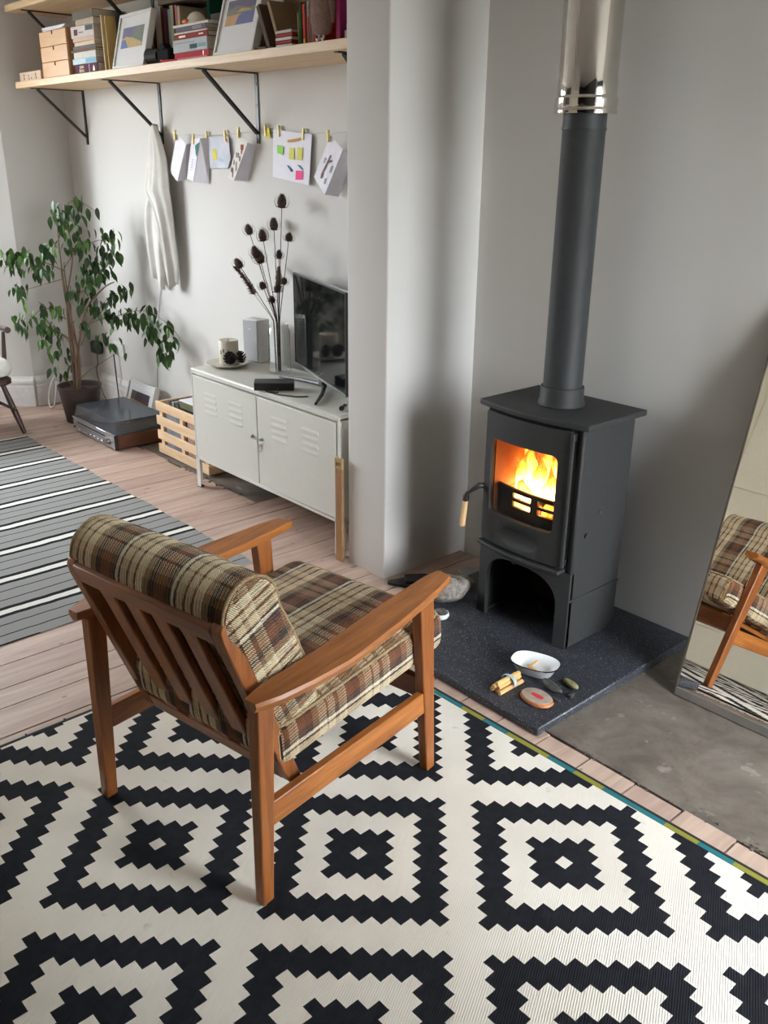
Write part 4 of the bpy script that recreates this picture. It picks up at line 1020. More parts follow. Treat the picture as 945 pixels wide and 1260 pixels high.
spk = thing('speaker', 'upright pale grey wireless speaker with a cloth front on the cabinet', 'speaker', (0.085, 0.352, CT), 0.16)
def rbox(hx, hy, r, z0, z1, rt=0.004):
    return [rring(hx-k, hy-k, max(r-k, 0.002), z) for z, k in ((z0, rt), (z0+rt, 0), (z1-rt, 0), (z1, rt))]
MB().rings(rbox(0.056, 0.043, 0.012, 0.0, 0.218)).build('speaker_case', M_WHITEP, spk, 40)
MB().boxr(-0.052, 0.052, -0.0475, -0.040, 0.006, 0.212, 0.003).build('cloth_front', M_GRILL, spk, 40)
MB().boxr(-0.03, 0.03, -0.012, 0.012, 0.2175, 0.2190, 0.001).build('touch_panel', M_GREYP, spk, 40)
MB().boxr(-0.010, 0.010, -0.0485, -0.047, 0.168, 0.172).build('badge', M_WHITEP, spk)
# vase
M_VGLASS = NT('clear_vase_glass'); M_VGLASS.base((1, 1, 1), 0.0); M_VGLASS.b.inputs['Transmission Weight'].default_value = 1.0; M_VGLASS.b.inputs['IOR'].default_value = 1.18; M_VGLASS = M_VGLASS.m
VX, VY = 0.380, 0.284
vase = thing('glass_vase', 'clear cylindrical glass vase holding dried teasels beside the television', 'vase', (VX, VY, CT))
MB().lathe([(0.052, 0), (0.055, 0.004), (0.055, 0.205), (0.048, 0.218), (0.046, 0.228), (0.049, 0.236), (0.0475, 0.237), (0.044, 0.228), (0.046, 0.217), (0.0525, 0.203), (0.0525, 0.014), (0.03, 0.012)], n=40).build('vase_body', clear_glass('vase_glass', (0.97, 0.98, 0.98), 1.6, 0.02), vase, 60)
heads = [((0.428, 1.425), 0.023, 1), ((0.358, 1.325), 0.022, 1), ((0.143, 1.293), 0.021, 1), ((0.262, 1.266), 0.020, 1), ((0.475, 1.273), 0.018, 0), ((0.227, 1.17), 0.025, 1), ((0.196, 1.185), 0.020, 1), ((0.393, 1.192), 0.015, 1), ((0.033, 1.127), 0.020, 1), ((0.246, 1.034), 0.017, 0), ((0.368, 1.029), 0.017, 0), ((0.428, 1.075), 0.015, 0), ((0.322, 0.978), 0.016, 0)]
tnames = ['tallest dried teasel of the vase, topmost head', 'dried teasel with a dark egg shaped head, second tallest in the vase', 'dried teasel leaning left, highest of the left hand heads', 'dried teasel between the left leaning head and the second tallest', 'dried teasel with a round head just right of the tallest stem', 'dried teasel with the fattest head, in the middle left of the bunch', 'dried teasel overlapping the left side of the fattest head', 'small narrow dried teasel in front of the right hand grass plume', 'dried teasel leaning furthest left, above the left grass plume', 'small round dried teasel low at the right end of the left grass plume', 'small round dried teasel low under the right hand grass plume', 'small dried teasel on the right edge of the right hand grass plume', 'lowest small dried teasel, just above the vase']
TPOS = [[0.322, 0.365, 1.419], [0.185, 0.41, 1.311], [-0.04, 0.41, 1.278], [0.245, 0.301, 1.264], [0.521, 0.257, 1.277], [0.16, 0.335, 1.162], [0.339, 0.195, 1.201], [0.549, 0.18, 1.21], [0.068, 0.267, 1.131], [0.402, 0.185, 1.058], [0.39, 0.275, 1.032], [0.553, 0.201, 1.094], [0.477, 0.183, 1.005], [0.197, 0.202, 1.079], [0.214, 0.41, 1.065]]
def gfan(h): return 0.050+0.012*h/0.24 if h < 0.24 else 0.062+0.94*((h-0.24)/0.5)
def fan(hp, n, cut):
    """stem from the vase floor to a head: all stems spread by the same law, so none cross"""
    s = 1/gfan(hp.z); out = []; z0 = 0.0
    for k in range(n):
        z = (hp.z-cut)*(k/(n-1))**0.8; g_ = gfan(z)*s
        out.append(Vector((hp.x*g_, hp.y*g_, z)))
    return out
for i, ((hxx, hz), wd, big) in enumerate(heads):
    o = thing('dried_teasel', tnames[i], 'dried flower', (VX, VY, CT+0.014), 0, 'dried teasels in the glass vase')
    hp = Vector(TPOS[i]) - Vector((VX, VY, CT+0.014)); L = wd*1.45 if big else wd*1.05
    path = fan(hp, 15, L*0.85); top = path[-1]
    MB().tube(path, [0.0023-0.0006*k/14 for k in range(15)], 6).build('stem', M_STEM, o, 60)
    dirn = (path[-1]-path[-3]).normalized(); Rm = dirn.to_track_quat('Z', 'Y').to_matrix().to_4x4()
    hm = MB(); hm.lathe([(0.2*wd, -L*0.9), (0.75*wd, -L*0.75), (0.95*wd, -L*0.25), (0.78*wd, L*0.35), (0.4*wd, L*0.85), (0.08*wd, L)], n=14)
    for k in range(90):
        t = (k+0.5)/90; a = k*2.39996; z = L*(-0.8+1.75*t); r = 0.9*wd*math.sin(PI*(0.22+0.70*t))**0.8
        hm.cyl((r*math.cos(a)*0.8, r*math.sin(a)*0.8, z), (r*math.cos(a)*1.22, r*math.sin(a)*1.22, z+wd*0.28), 0.0014, 0.0003, 4)
    bmesh.ops.transform(hm.bm, matrix=Matrix.Translation(top+dirn*L*0.9) @ Rm, verts=hm.bm.verts)
    hh = hm.build('seed_head', M_TEASEL, o, 0)
    bm_ = MB()
    for k in range(8):
        a = k*2*PI/8+i; pts = [Vector((wd*0.3*math.cos(a), wd*0.3*math.sin(a), -L*0.9)), Vector((wd*1.25*math.cos(a), wd*1.25*math.sin(a), -L*0.7)), Vector((wd*1.6*math.cos(a+0.1), wd*1.6*math.sin(a+0.1), -L*0.05)), Vector((wd*1.25*math.cos(a+0.2), wd*1.25*math.sin(a+0.2), L*rnd.uniform(0.5, 0.95)))]
        bm_.tube(pts, [0.0012, 0.0010, 0.0007, 0.0003], 4)
    bmesh.ops.transform(bm_.bm, matrix=Matrix.Translation(top+dirn*L*0.9) @ Rm, verts=bm_.bm.verts)
    bm_.build('bracts', M_TEASEL, o, 0)
for i, (tip, mid, lab) in enumerate((((0.020, 1.085), (0.205, 1.005), 'feathery dried grass plume leaning left out of the vase'), ((0.372, 1.165), (0.402, 0.99), 'feathery dried grass plume standing upright in the vase'))):
    o = thing('grass_plume', lab, 'dried flower', (VX, VY, CT+0.014))
    mid_p = Vector(TPOS[13+i]) - Vector((VX, VY, CT+0.014)); pth = fan(mid_p, 14, 0.0)
    out_d = (pth[-1]-pth[-3]).normalized(); tp_ = pth[-1]+out_d*0.055; md = pth[-1]-out_d*(0.085 if i else 0.11)
    path = pth + [tp_]
    MB().tube(path, [0.0020-0.0014*k/14 for k in range(15)], 6).build('stem', M_STEM, o, 60)
    pm = MB()
    for k in range(620):
        t = rnd.random(); c0 = md.lerp(tp_, t) + Vector((0, 0, 0.012*math.sin(PI*t)))
        a = rnd.random()*2*PI; dr_ = (tp_-md).normalized()*0.6 + Vector((math.cos(a), math.sin(a), rnd.uniform(-.8, .8)))*0.9
        Lk = 0.030*(1-t*0.65)*rnd.uniform(0.4, 1)
        pm.cyl(c0, c0+dr_.normalized()*Lk, 0.0017, 0.0006, 4)
    tag(pm.build('plume_seeds', M_PLUME, o, 0), kind='stuff')
# black box with a lead
bb = thing('set_top_box', 'small black media box with a slanted top on the front of the cabinet', 'media box', (0.640, 0.068, CT), math.atan2(0.143, 0.116))
MB().prism([(-0.032, 0), (0.030, 0), (0.030, 0.040), (0.018, 0.044), (-0.032, 0.034)], -0.090, 0.090, 'X').build('box_body', M_BLACKP, bb, 30, bevel=0.003)
cab_l = MB().tube([(0.68, 0.06, CT+0.012), (0.715, 0.035, CT+0.002), (0.665, 0.012, CT+0.002), (0.66, 0.006, CT+0.003), (0.74, 0.016, CT+0.002), (0.82, 0.055, CT+0.002), (0.835, 0.075, CT+0.002), (0.85, 0.10, CT+0.002)], 0.0028, 6).build('cable', M_BLACKP, None, 60)
tag(cab_l, 'thin black lead trailing from the black media box over the cabinet', 'cable')
wc = thing('metal_canister', 'tiny chrome cylinder with a black end at the right corner of the cabinet', 'canister', (1.125, 0.075, CT+0.0125), rot=(0, 0, 0.5))
MB().cyl((-0.0, 0.022, 0), (0.0, -0.012, 0), 0.0115, n=18).build('case', M_CHROME, wc, 40); MB().cyl((0, -0.012, 0), (0, -0.018, 0), 0.0105, n=18).build('lens', M_BLACKP, wc, 40)
MB().cyl((0.006, 0.02, 0.008), (0.012, 0.036, 0.016), 0.005, n=10).build('mount', M_GREYP, wc, 40)
# television: faces the sofa end, turned on its stand
tva = math.atan2(-0.33, 0.94)
tv = thing('television', 'black flat screen television with a thin silver edge half hidden by the pier', 'television', (0.765, 0.226, CT), tva)
TW, TH, TZ = 0.365, 0.432, 0.046
MB().boxr(-TW, TW, 0.004, 0.032, TZ, TZ+TH, 0.004).build('rear_case', M_BLACKP, tv, 40)
MB().boxr(-TW+0.007, TW-0.007, 0.0005, 0.006, TZ+0.014, TZ+TH-0.007).build('screen', M_SCREEN, tv, 0)
fm = MB(); fm.boxr(-TW, -TW+0.007, -0.001, 0.008, TZ, TZ+TH); fm.boxr(TW-0.007, TW, -0.001, 0.008, TZ, TZ+TH); fm.boxr(-TW, TW, -0.001, 0.008, TZ+TH-0.007, TZ+TH); fm.build('bezel', M_BLACKP, tv, 0)
MB().boxr(-TW, TW, -0.002, 0.008, TZ, TZ+0.008, 0.001).build('lower_bezel', m_steel('tv_silver', (0.34, 0.35, 0.36), 0.35), tv, 0)
MB().boxr(-TW-0.001, TW+0.001, 0.010, 0.022, TZ+0.01, TZ+TH+0.0015).build('edge_band', m_steel('dark_silver', (0.42, 0.43, 0.44), 0.3), tv, 0)
MB().boxr(-0.03, 0.03, 0.006, 0.030, 0.012, TZ+0.03, 0.003).build('stand_neck', M_BLACKP, tv)
for s, mt in ((-1, plain('tv_leg_silver', (0.16, 0.16, 0.165), 0.5, 0.6)), (1, M_BLACKM)):
    MB().tube([(s*0.02, 0.02, 0.016), (s*0.15, -0.035, 0.013), (s*0.275, -0.105, 0.007)], [0.011, 0.009, 0.006], 10).build('stand_leg', mt, tv, 50)

# ================================================================== TURNTABLE, CRATE, POT
tt = thing('record_player', 'silver fronted record player with a smoky lid and wooden sides on the boards', 'record player', (-1.115, -0.055, 0), 0.0)
hwt = 0.288; dp = 0.335
M_SIDEW = wood('walnut_veneer', sr(70, 40, 26), sr(104, 62, 40), 'Y', 1.0, 0.45)
MB().boxr(-hwt, hwt, 0.012, dp, 0.008, 0.088, 0.002).build('cabinet_sides', M_SIDEW, tt, 30)
MB().boxr(-hwt, hwt, 0.0, 0.014, 0.006, 0.092, 0.002).build('front_panel', M_GREYP if False else plain('silver_fascia', sr(176, 178, 184), 0.35, 0.5), tt, 30)
MB().boxr(-hwt-0.001, hwt+0.001, -0.004, 0.004, 0.086, 0.095, 0.001).build('top_trim', M_CHROME, tt)
MB().boxr(-hwt+0.06, hwt-0.13, -0.0025, 0.001, 0.062, 0.070).build('tuning_scale', M_BLACKP, tt); MB().boxr(-hwt+0.01, hwt-0.02, -0.0015, 0.001, 0.047, 0.049).build('trim_line', M_BLACKP, tt)
MB().boxr(hwt-0.004, hwt+0.002, -0.004, 0.02, 0.004, 0.094, 0.001).build('end_cap', M_BLACKP, tt)
for k in range(7):
    x = -0.19+0.052*k; MB().boxr(x-0.012, x+0.012, -0.010, 0.0, 0.021, 0.034, 0.002).build('push_button', M_CHROME, tt)
MB().cyl((hwt-0.085, 0, 0.045), (hwt-0.085, -0.022, 0.045), 0.022, 0.020, 24).build('tuning_knob', m_steel('dark_knob', (0.35, 0.35, 0.36), 0.25), tt, 40)
MB().cyl((-hwt+0.02, 0, 0.03), (-hwt+0.02, -0.008, 0.03), 0.006, n=10).build('socket', M_BLACKP, tt)
MB().boxr(-hwt+0.008, hwt-0.008, 0.014, dp-0.005, 0.088, 0.094).build('deck', plain('deck_grey', sr(84, 86, 92), 0.4), tt)
MB().lathe([(0.135, 0.094), (0.138, 0.098), (0.138, 0.106), (0.132, 0.110), (0.01, 0.111), (0.004, 0.118)], (-0.06, 0.17, 0), 40).build('platter', m_steel('platter', (0.3, 0.3, 0.31), 0.3), tt, 40)
MB().tube([(0.20, 0.27, 0.125), (0.20, 0.15, 0.125), (0.17, 0.09, 0.118)], 0.005, 8).build('tone_arm', M_CHROME, tt, 50)
_t = NT('smoky_acrylic'); _t.base((0.10, 0.115, 0.135), 0.12, spec=0.7)
_tr = _t.new('ShaderNodeBsdfTransparent'); _tr.inputs[0].default_value = (0.55, 0.58, 0.64, 1); _mx = _t.new('ShaderNodeMixShader'); _mx.inputs[0].default_value = 0.62
_t.link(_tr.outputs[0], _mx.inputs[1]); _t.link(_t.b.outputs[0], _mx.inputs[2]); _t.link(_mx.outputs[0], _t.out.inputs[0]); M_SMOKE = _t.m
lm = MB(); zt_ = 0.170
def lidring(k, z, top): return [Vector((-hwt+0.004+k+(0.035 if top else 0), 0.010+k+(0.008 if top else 0), z)), Vector((hwt-0.004-k-(0.008 if top else 0), 0.010+k+(0.008 if top else 0), z)), Vector((hwt-0.004-k-(0.008 if top else 0), dp-0.004-k, z)), Vector((-hwt+0.004+k+(0.035 if top else 0), dp-0.004-k, z))]
lm.rings([lidring(0.004, 0.092, False), lidring(0, 0.092, False), lidring(0, zt_, True), lidring(0.004, zt_-0.004, True)], cap=False)
bm = lm.bm; bm.verts.ensure_lookup_table(); bm.faces.new([bm.verts[i] for i in (8, 9, 10, 11)]); bm.faces.new([bm.verts[i] for i in (12, 13, 14, 15)])
lm.build('smoky_lid', M_SMOKE, tt, 20)
for s in (-1, 1): MB().boxr(s*0.2-0.02, s*0.2+0.02, dp-0.006, dp+0.008, 0.09, 0.115, 0.002).build('lid_hinge', M_BLACKP, tt)
for (x, y) in ((-0.25, 0.03), (0.25, 0.03), (-0.25, 0.30), (0.25, 0.30)): MB().cyl((x, y, 0), (x, y, 0.009), 0.014, n=12).build('foot', M_BLACKP, tt)

crate = thing('slatted_crate', 'pale wooden slatted crate of records between record player and cabinet', 'crate', (-0.655, 0.132, 0.0), -0.012)
CL, CDp = 0.565, 0.275
for yb_, nm in ((0.0, 1), (CDp-0.012, -1)):
    for z in (0.004, 0.088, 0.172, 0.256):
        dz = rnd.uniform(-0.003, 0.003)
        MB().box((CL/2, yb_+0.006, z+0.026+dz), (CL, 0.012, 0.052), (0, rnd.uniform(-.006, .006), 0), 0.0015).build('slat', M_SLAT, crate, 30)
for x in (0.012, CL-0.012):
    for z in (0.004, 0.088, 0.172, 0.256):
        MB().boxr(x-0.008, x+0.008, 0.012, CDp-0.012, z, z+0.05, 0.0015).build('end_slat', M_SLAT, crate, 30)
for x in (0.036, CL/2-0.012, CL-0.036):
    for y in (0.012, CDp-0.034):
        MB().boxr(x-0.018, x+0.018, y, y+0.020, 0.0, 0.300, 0.0015).build('corner_post', M_SLAT, crate, 30)
for k in range(4): MB().boxr(0.02, CL-0.02, 0.018+k*0.064, 0.066+k*0.064, 0.004, 0.012).build('base_slat', M_SLAT, crate, 30)
# records: tall thin sleeves standing in the crate
reccol = [sr(90, 92, 98), sr(64, 66, 72), sr(196, 194, 188), sr(58, 54, 52), sr(120, 104, 88), sr(92, 100, 108), sr(46, 44, 46), sr(150, 146, 140), sr(104, 74, 66), sr(70, 78, 70), sr(160, 150, 130), sr(40, 42, 48)]
rn = ['slate grey', 'charcoal', 'off white', 'brown black', 'tan', 'blue grey', 'black', 'light grey', 'rust brown', 'dark green grey', 'buff', 'navy']
for i in range(12):
    x = -0.575 + 0.019*i if i < 6 else -0.330+0.030*(i-6)
    reccol[i] = tuple(min(1, q*1.5) for q in reccol[i])
    o = thing('record_sleeve', '%s record sleeve, number %s from the left in the slatted crate' % (rn[i], ['one', 'two', 'three', 'four', 'five', 'six', 'seven', 'eight', 'nine', 'ten', 'eleven', 'twelve'][i]), 'record', (x, 0.276, 0.013), rot=(0, 0.0, 0), group='records in the slatted crate')
    MB().boxr(-0.004, 0.004, -0.098, 0.098, 0, (0.306 if i < 6 else 0.284)+rnd.uniform(-0.004, 0.003)).build('sleeve', plain('sleeve_%s' % rn[i].replace(' ', '_'), reccol[i], 0.6), o, 0)




gb = thing('green_box_file', 'olive green box file with a white lid standing at the front of the crate', 'box file', (-0.325, 0.187, 0.3015), 0.0)
MB().boxr(-0.125, 0.125, -0.013, 0.012, 0.0, 0.040, 0.002).build('box_side', plain('olive_cloth', sr(98, 100, 66), 0.8), gb, 30)
MB().boxr(-0.126, 0.126, -0.0135, 0.10, 0.040, 0.046, 0.001).build('white_lid', M_PAPER, gb, 30)
MB().boxr(-0.126, 0.126, 0.012, 0.10, 0.0, 0.040).build('box_body', M_GREYP, gb, 30)

for nm_, lab, x, wd_, col_ in (('record_sleeve', 'blue grey record sleeve facing out behind the left half of the crate slats', -0.500, 0.188, sr(138, 144, 156)), ('record_sleeve', 'pale pink record sleeve facing out behind the right half of the crate slats', -0.250, 0.205, sr(186, 160, 152))):
    o = thing(nm_, lab, 'record', (x, 0.158, 0.013), rot=(-0.02, 0, 0), group='records in the slatted crate')
    MB().boxr(-wd_/2, wd_/2, -0.003, 0.003, 0, 0.272).build('sleeve', plain('sleeve_face', col_, 0.6, var=0.35, scale=14), o, 0)
# framed picture leaning on the wall behind the record player
M_FRAMEW = plain('white_frame', sr(222, 221, 219), 0.5, var=0.02)
def framed(name, label, w_, h_, d_, bw, loc, rot, paint, parent=None):
    """shallow box frame: front faces -y, base at z=0; paint(mb-builder) adds the print"""
    o = thing(name, label, 'picture', loc, rot=rot)
    m = MB(); m.boxr(-w_/2, -w_/2+bw, 0, d_, 0, h_); m.boxr(w_/2-bw, w_/2, 0, d_, 0, h_); m.boxr(-w_/2+bw, w_/2-bw, 0, d_, 0, bw); m.boxr(-w_/2+bw, w_/2-bw, 0, d_, h_-bw, h_)
    m.build('frame', M_FRAMEW, o, 30, bevel=0.0015)
    MB().boxr(-w_/2+bw, w_/2-bw, 0.008, d_-0.003, bw, h_-bw).build('mount_board', plain('white_mount', (0.84, 0.84, 0.85), 0.7, var=0.01), o, 0)
    paint(o, w_, h_)
    MB().boxr(-w_/2+bw, w_/2-bw, 0.003, 0.0045, bw, h_-bw).build('glazing', M_PANE, o, 0)
    return o
def patch(o, poly, mat, y=0.0078, name='print'):
    MB().prism(poly, y-0.0004, y, 'Y').build(name, mat, o, 0)
def paint_sunset(o, w_, h_):
    x0, x1, z0, z1 = -0.122, 0.120, 0.118, 0.200
    patch(o, [(x0, z0), (x1, z0), (x1, z1), (x0, z1)], plain('dusk_sky', sr(58, 46, 52), 0.6, var=0.2), 0.0076)
    patch(o, [(x0, z0), (x1, z0), (x1, z0+0.016), (x0, z0+0.028)], plain('dusk_gold', sr(164, 128, 40), 0.6, var=0.3, scale=60), 0.0072)
    patch(o, [(x0, z0+0.03), (x1, z0+0.018), (x1, z0+0.036), (x0+0.05, z0+0.04)], plain('dusk_plum', sr(74, 40, 52), 0.6, var=0.2), 0.0072)
framed('sunset_picture', 'white framed dark sunset print leaning on the wall behind the record player', 0.355, 0.262, 0.036, 0.012, (-1.305, 0.302, 0.004), (-0.31, 0, 0.0), paint_sunset)

# ---- potted fig
POT = Vector((-1.585, 0.085, 0))
fig = thing('potted_fig', 'tall weeping fig tree in a brown plastic pot in the corner', 'plant', POT)
MB().lathe([(0.098, 0), (0.101, 0.004), (0.132, 0.215), (0.137, 0.217), (0.139, 0.236), (0.134, 0.238), (0.128, 0.235), (0.124, 0.205)], n=44).build('pot', M_POT, fig, 40)
MB().lathe([(0.125, 0.196), (0.09, 0.202), (0.04, 0.206), (0.005, 0.207)], n=30).build('soil', M_SOIL, fig, 60)
def rel(p): return Vector(p)-POT
stems = [[(-1.606, 0.069, 0.20), (-1.594, 0.082, 0.431), (-1.6, 0.075, 0.707), (-1.606, 0.068, 0.973), (-1.604, 0.07, 1.190)],
 [(-1.596, 0.089, 0.20), (-1.582, 0.105, 0.403), (-1.595, 0.090, 0.652), (-1.603, 0.082, 0.907), (-1.60, 0.085, 1.0)],
 [(-1.602, 0.073, 0.20), (-1.571, 0.107, 0.487), (-1.527, 0.157, 0.708), (-1.445, 0.249, 0.843), (-1.397, 0.303, 0.884)],
 [(-1.605, 0.060, 0.20), (-1.599, 0.066, 0.515), (-1.596, 0.072, 0.761), (-1.556, 0.124, 1.039), (-1.568, 0.111, 1.231)],
 [(-1.612, 0.075, 0.20), (-1.606, 0.085, 0.5), (-1.612, 0.070, 0.8), (-1.609, 0.064, 0.95)],
 [(-1.590, 0.074, 0.20), (-1.580, 0.080, 0.42), (-1.585, 0.085, 0.66), (-1.58, 0.10, 0.86)]]
def smooth_path(pts, n=5):
    P = [Vector(p) for p in pts]; out = []
    for i in range(len(P)-1):
        p0 = P[max(i-1, 0)]; p1 = P[i]; p2 = P[i+1]; p3 = P[min(i+2, len(P)-1)]
        for k in range(n):
            t = k/n; out.append(0.5*((2*p1)+(p2-p0)*t+(2*p0-5*p1+4*p2-p3)*t*t+(3*p1-p0-3*p2+p3)*t**3))
    return out+[P[-1]]
for st in stems:
    sp = smooth_path([rel(p) for p in st], 6)
    MB().tube(sp, [0.0088*(1-0.70*i/len(sp)) for i in range(len(sp))], 8).build('stem', M_BARK, fig, 60)
brs = [[(-1.614, 0.06, 0.652), (-1.7, -0.037, 0.719), (-1.803, -0.153, 0.581)], [(-1.599, 0.076, 0.947), (-1.676, -0.01, 0.998), (-1.772, -0.118, 1.022), (-1.841, -0.196, 1.047)],
 [(-1.565, 0.114, 0.571), (-1.496, 0.192, 0.64), (-1.393, 0.288, 0.676), (-1.04, 0.32, 0.751), (-0.761, 0.33, 0.685), (-0.669, 0.33, 0.622)], [(-1.609, 0.064, 0.933), (-1.546, 0.135, 1.052), (-1.443, 0.252, 1.131), (-1.365, 0.319, 1.106)],
 [(-1.605, 0.069, 0.761), (-1.508, 0.178, 0.842), (-1.44, 0.255, 0.923)], [(-1.602, 0.073, 1.141), (-1.561, 0.119, 1.319), (-1.514, 0.171, 1.357), (-1.44, 0.25, 1.30)], [(-1.597, 0.079, 0.515), (-1.648, 0.021, 0.569), (-1.678, -0.012, 0.541)],
 [(-1.562, 0.118, 0.488), (-1.504, 0.183, 0.654), (-1.422, 0.276, 0.79), (-1.246, 0.32, 0.844)], [(-1.60, 0.07, 0.90), (-1.70, -0.03, 0.86), (-1.787, -0.135, 0.82)], [(-1.607, 0.067, 0.203), (-1.652, 0.017, 0.289), (-1.678, -0.012, 0.317)], [(-1.6, 0.075, 0.232), (-1.547, 0.135, 0.319), (-1.42, 0.26, 0.43)],
 [(-1.60, 0.07, 0.5), (-1.66, 0.0, 0.60), (-1.74, -0.08, 0.66)], [(-1.60, 0.075, 0.8), (-1.53, 0.15, 0.83), (-1.47, 0.22, 0.76)]]
for b in brs:
    sp = smooth_path([rel(p) for p in b], 5)
    MB().tube(sp, [0.0036*(1-0.7*i/len(sp)) for i in range(len(sp))], 6).build('branch', M_BARK, fig, 60)
def leaf_mesh(L, wd, mat, fold=0.25, curl=0.25):
    m = MB(); bm = m.bm; N = 6; mid = []; lf = []; rt = []
    for i in range(N+1):
        t = i/N; wv = wd*math.sin(PI*t**0.8)**0.9*(1-0.25*t) if 0 < t < 1 else 0
        z = -curl*L*t*t; x = L*t*(1-0.12*t)
        mid.append(bm.verts.new((x, 0, z)))
        if 0 < i < N:
            lf.append(bm.verts.new((x, wv, z+wv*fold))); rt.append(bm.verts.new((x, -wv, z+wv*fold)))
    for side, sgn in ((lf, 1), (rt, -1)):
        for i in range(N):
            a, b = mid[i], mid[i+1]; c = side[i] if i < N-1 else None; d = side[i-1] if i > 0 else None
            vs_ = [v for v in (a, b, c, d) if v is not None]
            bm.faces.new(vs_ if sgn > 0 else list(reversed(vs_)))
    me = bpy.data.meshes.new('leaf'); bm.to_mesh(me); bm.free(); me.materials.append(mat)
    me.polygons.foreach_set('use_smooth', [True]*len(me.polygons)); return me
LM = [leaf_mesh(0.086, 0.0175, M_LEAVES[0]), leaf_mesh(0.096, 0.020, M_LEAVES[0], 0.15, 0.4), leaf_mesh(0.080, 0.0165, M_LEAVES[1], 0.3, 0.2), leaf_mesh(0.090, 0.019, M_LEAVES[2], 0.2, 0.3), leaf_mesh(0.075, 0.014, M_LEAVES[2], 0.4, 0.1)]
clusters = [(-1.567, 0.112, 1.243, 0.088, 0.088, 24), (-1.513, 0.173, 1.357, 0.02, 0.015, 2), (-1.489, 0.2, 1.369, 0.007, 0.007, 1), (-1.503, 0.184, 1.297, 0.007, 0.007, 1), (-1.477, 0.213, 1.295, 0.007, 0.007, 1), (-1.438, 0.258, 1.295, 0.009, 0.009, 1), (-1.826, -0.179, 1.015, 0.06, 0.06, 9), (-1.77, -0.117, 0.99, 0.082, 0.067, 13), (-1.709, -0.048, 0.971, 0.082, 0.075, 14), (-1.644, 0.025, 1.057, 0.067, 0.059, 10), (-1.544, 0.138, 1.091, 0.059, 0.073, 10), (-1.426, 0.271, 1.125, 0.102, 0.065, 14), (-1.446, 0.248, 1.027, 0.08, 0.058, 12), (-1.466, 0.226, 0.936, 0.102, 0.058, 12), (-1.514, 0.171, 0.882, 0.073, 0.044, 7), (-1.535, 0.148, 0.789, 0.074, 0.066, 11), (-1.453, 0.24, 0.723, 0.073, 0.059, 11), (-1.412, 0.286, 0.797, 0.037, 0.029, 4), (-1.43, 0.266, 0.669, 0.044, 0.029, 5), (-1.321, 0.32, 1.045, 0.022, 0.017, 2), (-1.276, 0.32, 0.841, 0.057, 0.043, 7), (-1.787, -0.135, 0.811, 0.048, 0.045, 5), (-1.766, -0.112, 0.738, 0.018, 0.012, 1), (-1.753, -0.098, 0.623, 0.121, 0.075, 14), (-1.679, -0.014, 0.637, 0.06, 0.075, 9), (-1.682, -0.018, 0.486, 0.075, 0.075, 13), (-1.7, -0.037, 0.719, 0.045, 0.03, 3), (-1.637, 0.034, 0.706, 0.03, 0.045, 3), (-1.788, -0.136, 0.546, 0.023, 0.023, 2), (-1.311, 0.32, 0.663, 0.08, 0.043, 11), (-1.108, 0.32, 0.676, 0.07, 0.07, 10), (-0.977, 0.32, 0.642, 0.055, 0.069, 10), (-0.852, 0.32, 0.595, 0.054, 0.054, 7), (-0.921, 0.32, 0.492, 0.027, 0.034, 3), (-0.802, 0.32, 0.499, 0.027, 0.04, 3), (-0.67, 0.32, 0.616, 0.011, 0.02, 1), (-0.787, 0.32, 0.681, 0.033, 0.027, 3), (-1.012, 0.32, 0.754, 0.035, 0.014, 3), (-1.548, 0.134, 0.619, 0.037, 0.03, 3), (-1.527, 0.157, 0.585, 0.015, 0.022, 1), (-1.459, 0.234, 0.51, 0.066, 0.052, 8), (-1.398, 0.302, 0.587, 0.022, 0.015, 1), (-1.382, 0.32, 0.414, 0.012, 0.015, 1), (-1.679, -0.014, 0.302, 0.053, 0.038, 4), (-1.601, 0.074, 0.339, 0.021, 0.027, 2), (-1.623, 0.049, 0.417, 0.022, 0.03, 3)]
hv = Vector((0.662, 0.75, 0)); nv = Vector((-0.747, 0.665, 0))
rl = random.Random(21)
extra = MB()
def put_leaf(cx, cy, cz, ex, ez, single):
    a = rl.random()*2*PI; rr_ = math.sqrt(rl.random())*(1.0 if single else 1.15)
    dep = rl.uniform(-1, 1)*min(ex, 0.07)
    p = Vector((cx, cy, cz+0.025)) + hv*(ex*rr_*math.cos(a)) + Vector((0, 0, ez*rr_*math.sin(a))) + nv*dep
    p.y = min(p.y, 0.40); p -= POT
    me = LM[rl.choice((0, 0, 1, 2, 3, 3, 4))] if cx > -1.5 else LM[rl.choice((0, 0, 1, 2, 2, 2, 3, 4))]
    rot = (rl.uniform(-0.7, 0.7), rl.uniform(0.75, 1.45), rl.uniform(0, 2*PI)); s_ = rl.uniform(0.75, 1.12)
    if single:
        o = bpy.data.objects.new('leaf', me); COL.objects.link(o); o.parent = fig; o.location = p; o.rotation_euler = rot; o.scale = (s_, s_, s_)
    else:
        t = bmesh.new(); t.from_mesh(me); extra._add(t, Matrix.Translation(p) @ Euler(rot).to_matrix().to_4x4() @ Matrix.Scale(s_*0.9, 4), M_LEAVES.index(me.materials[0]))
for (cx, cy, cz, ex, ez, n) in clusters:
    for k in range(n): put_leaf(cx, cy, cz, ex, ez, True)
    for k in range(int(n*1.0) if n > 2 else 0): put_leaf(cx, cy, cz, ex, ez, False)
tag(extra.build('small_leaves', M_LEAVES, fig, 180), kind='stuff')

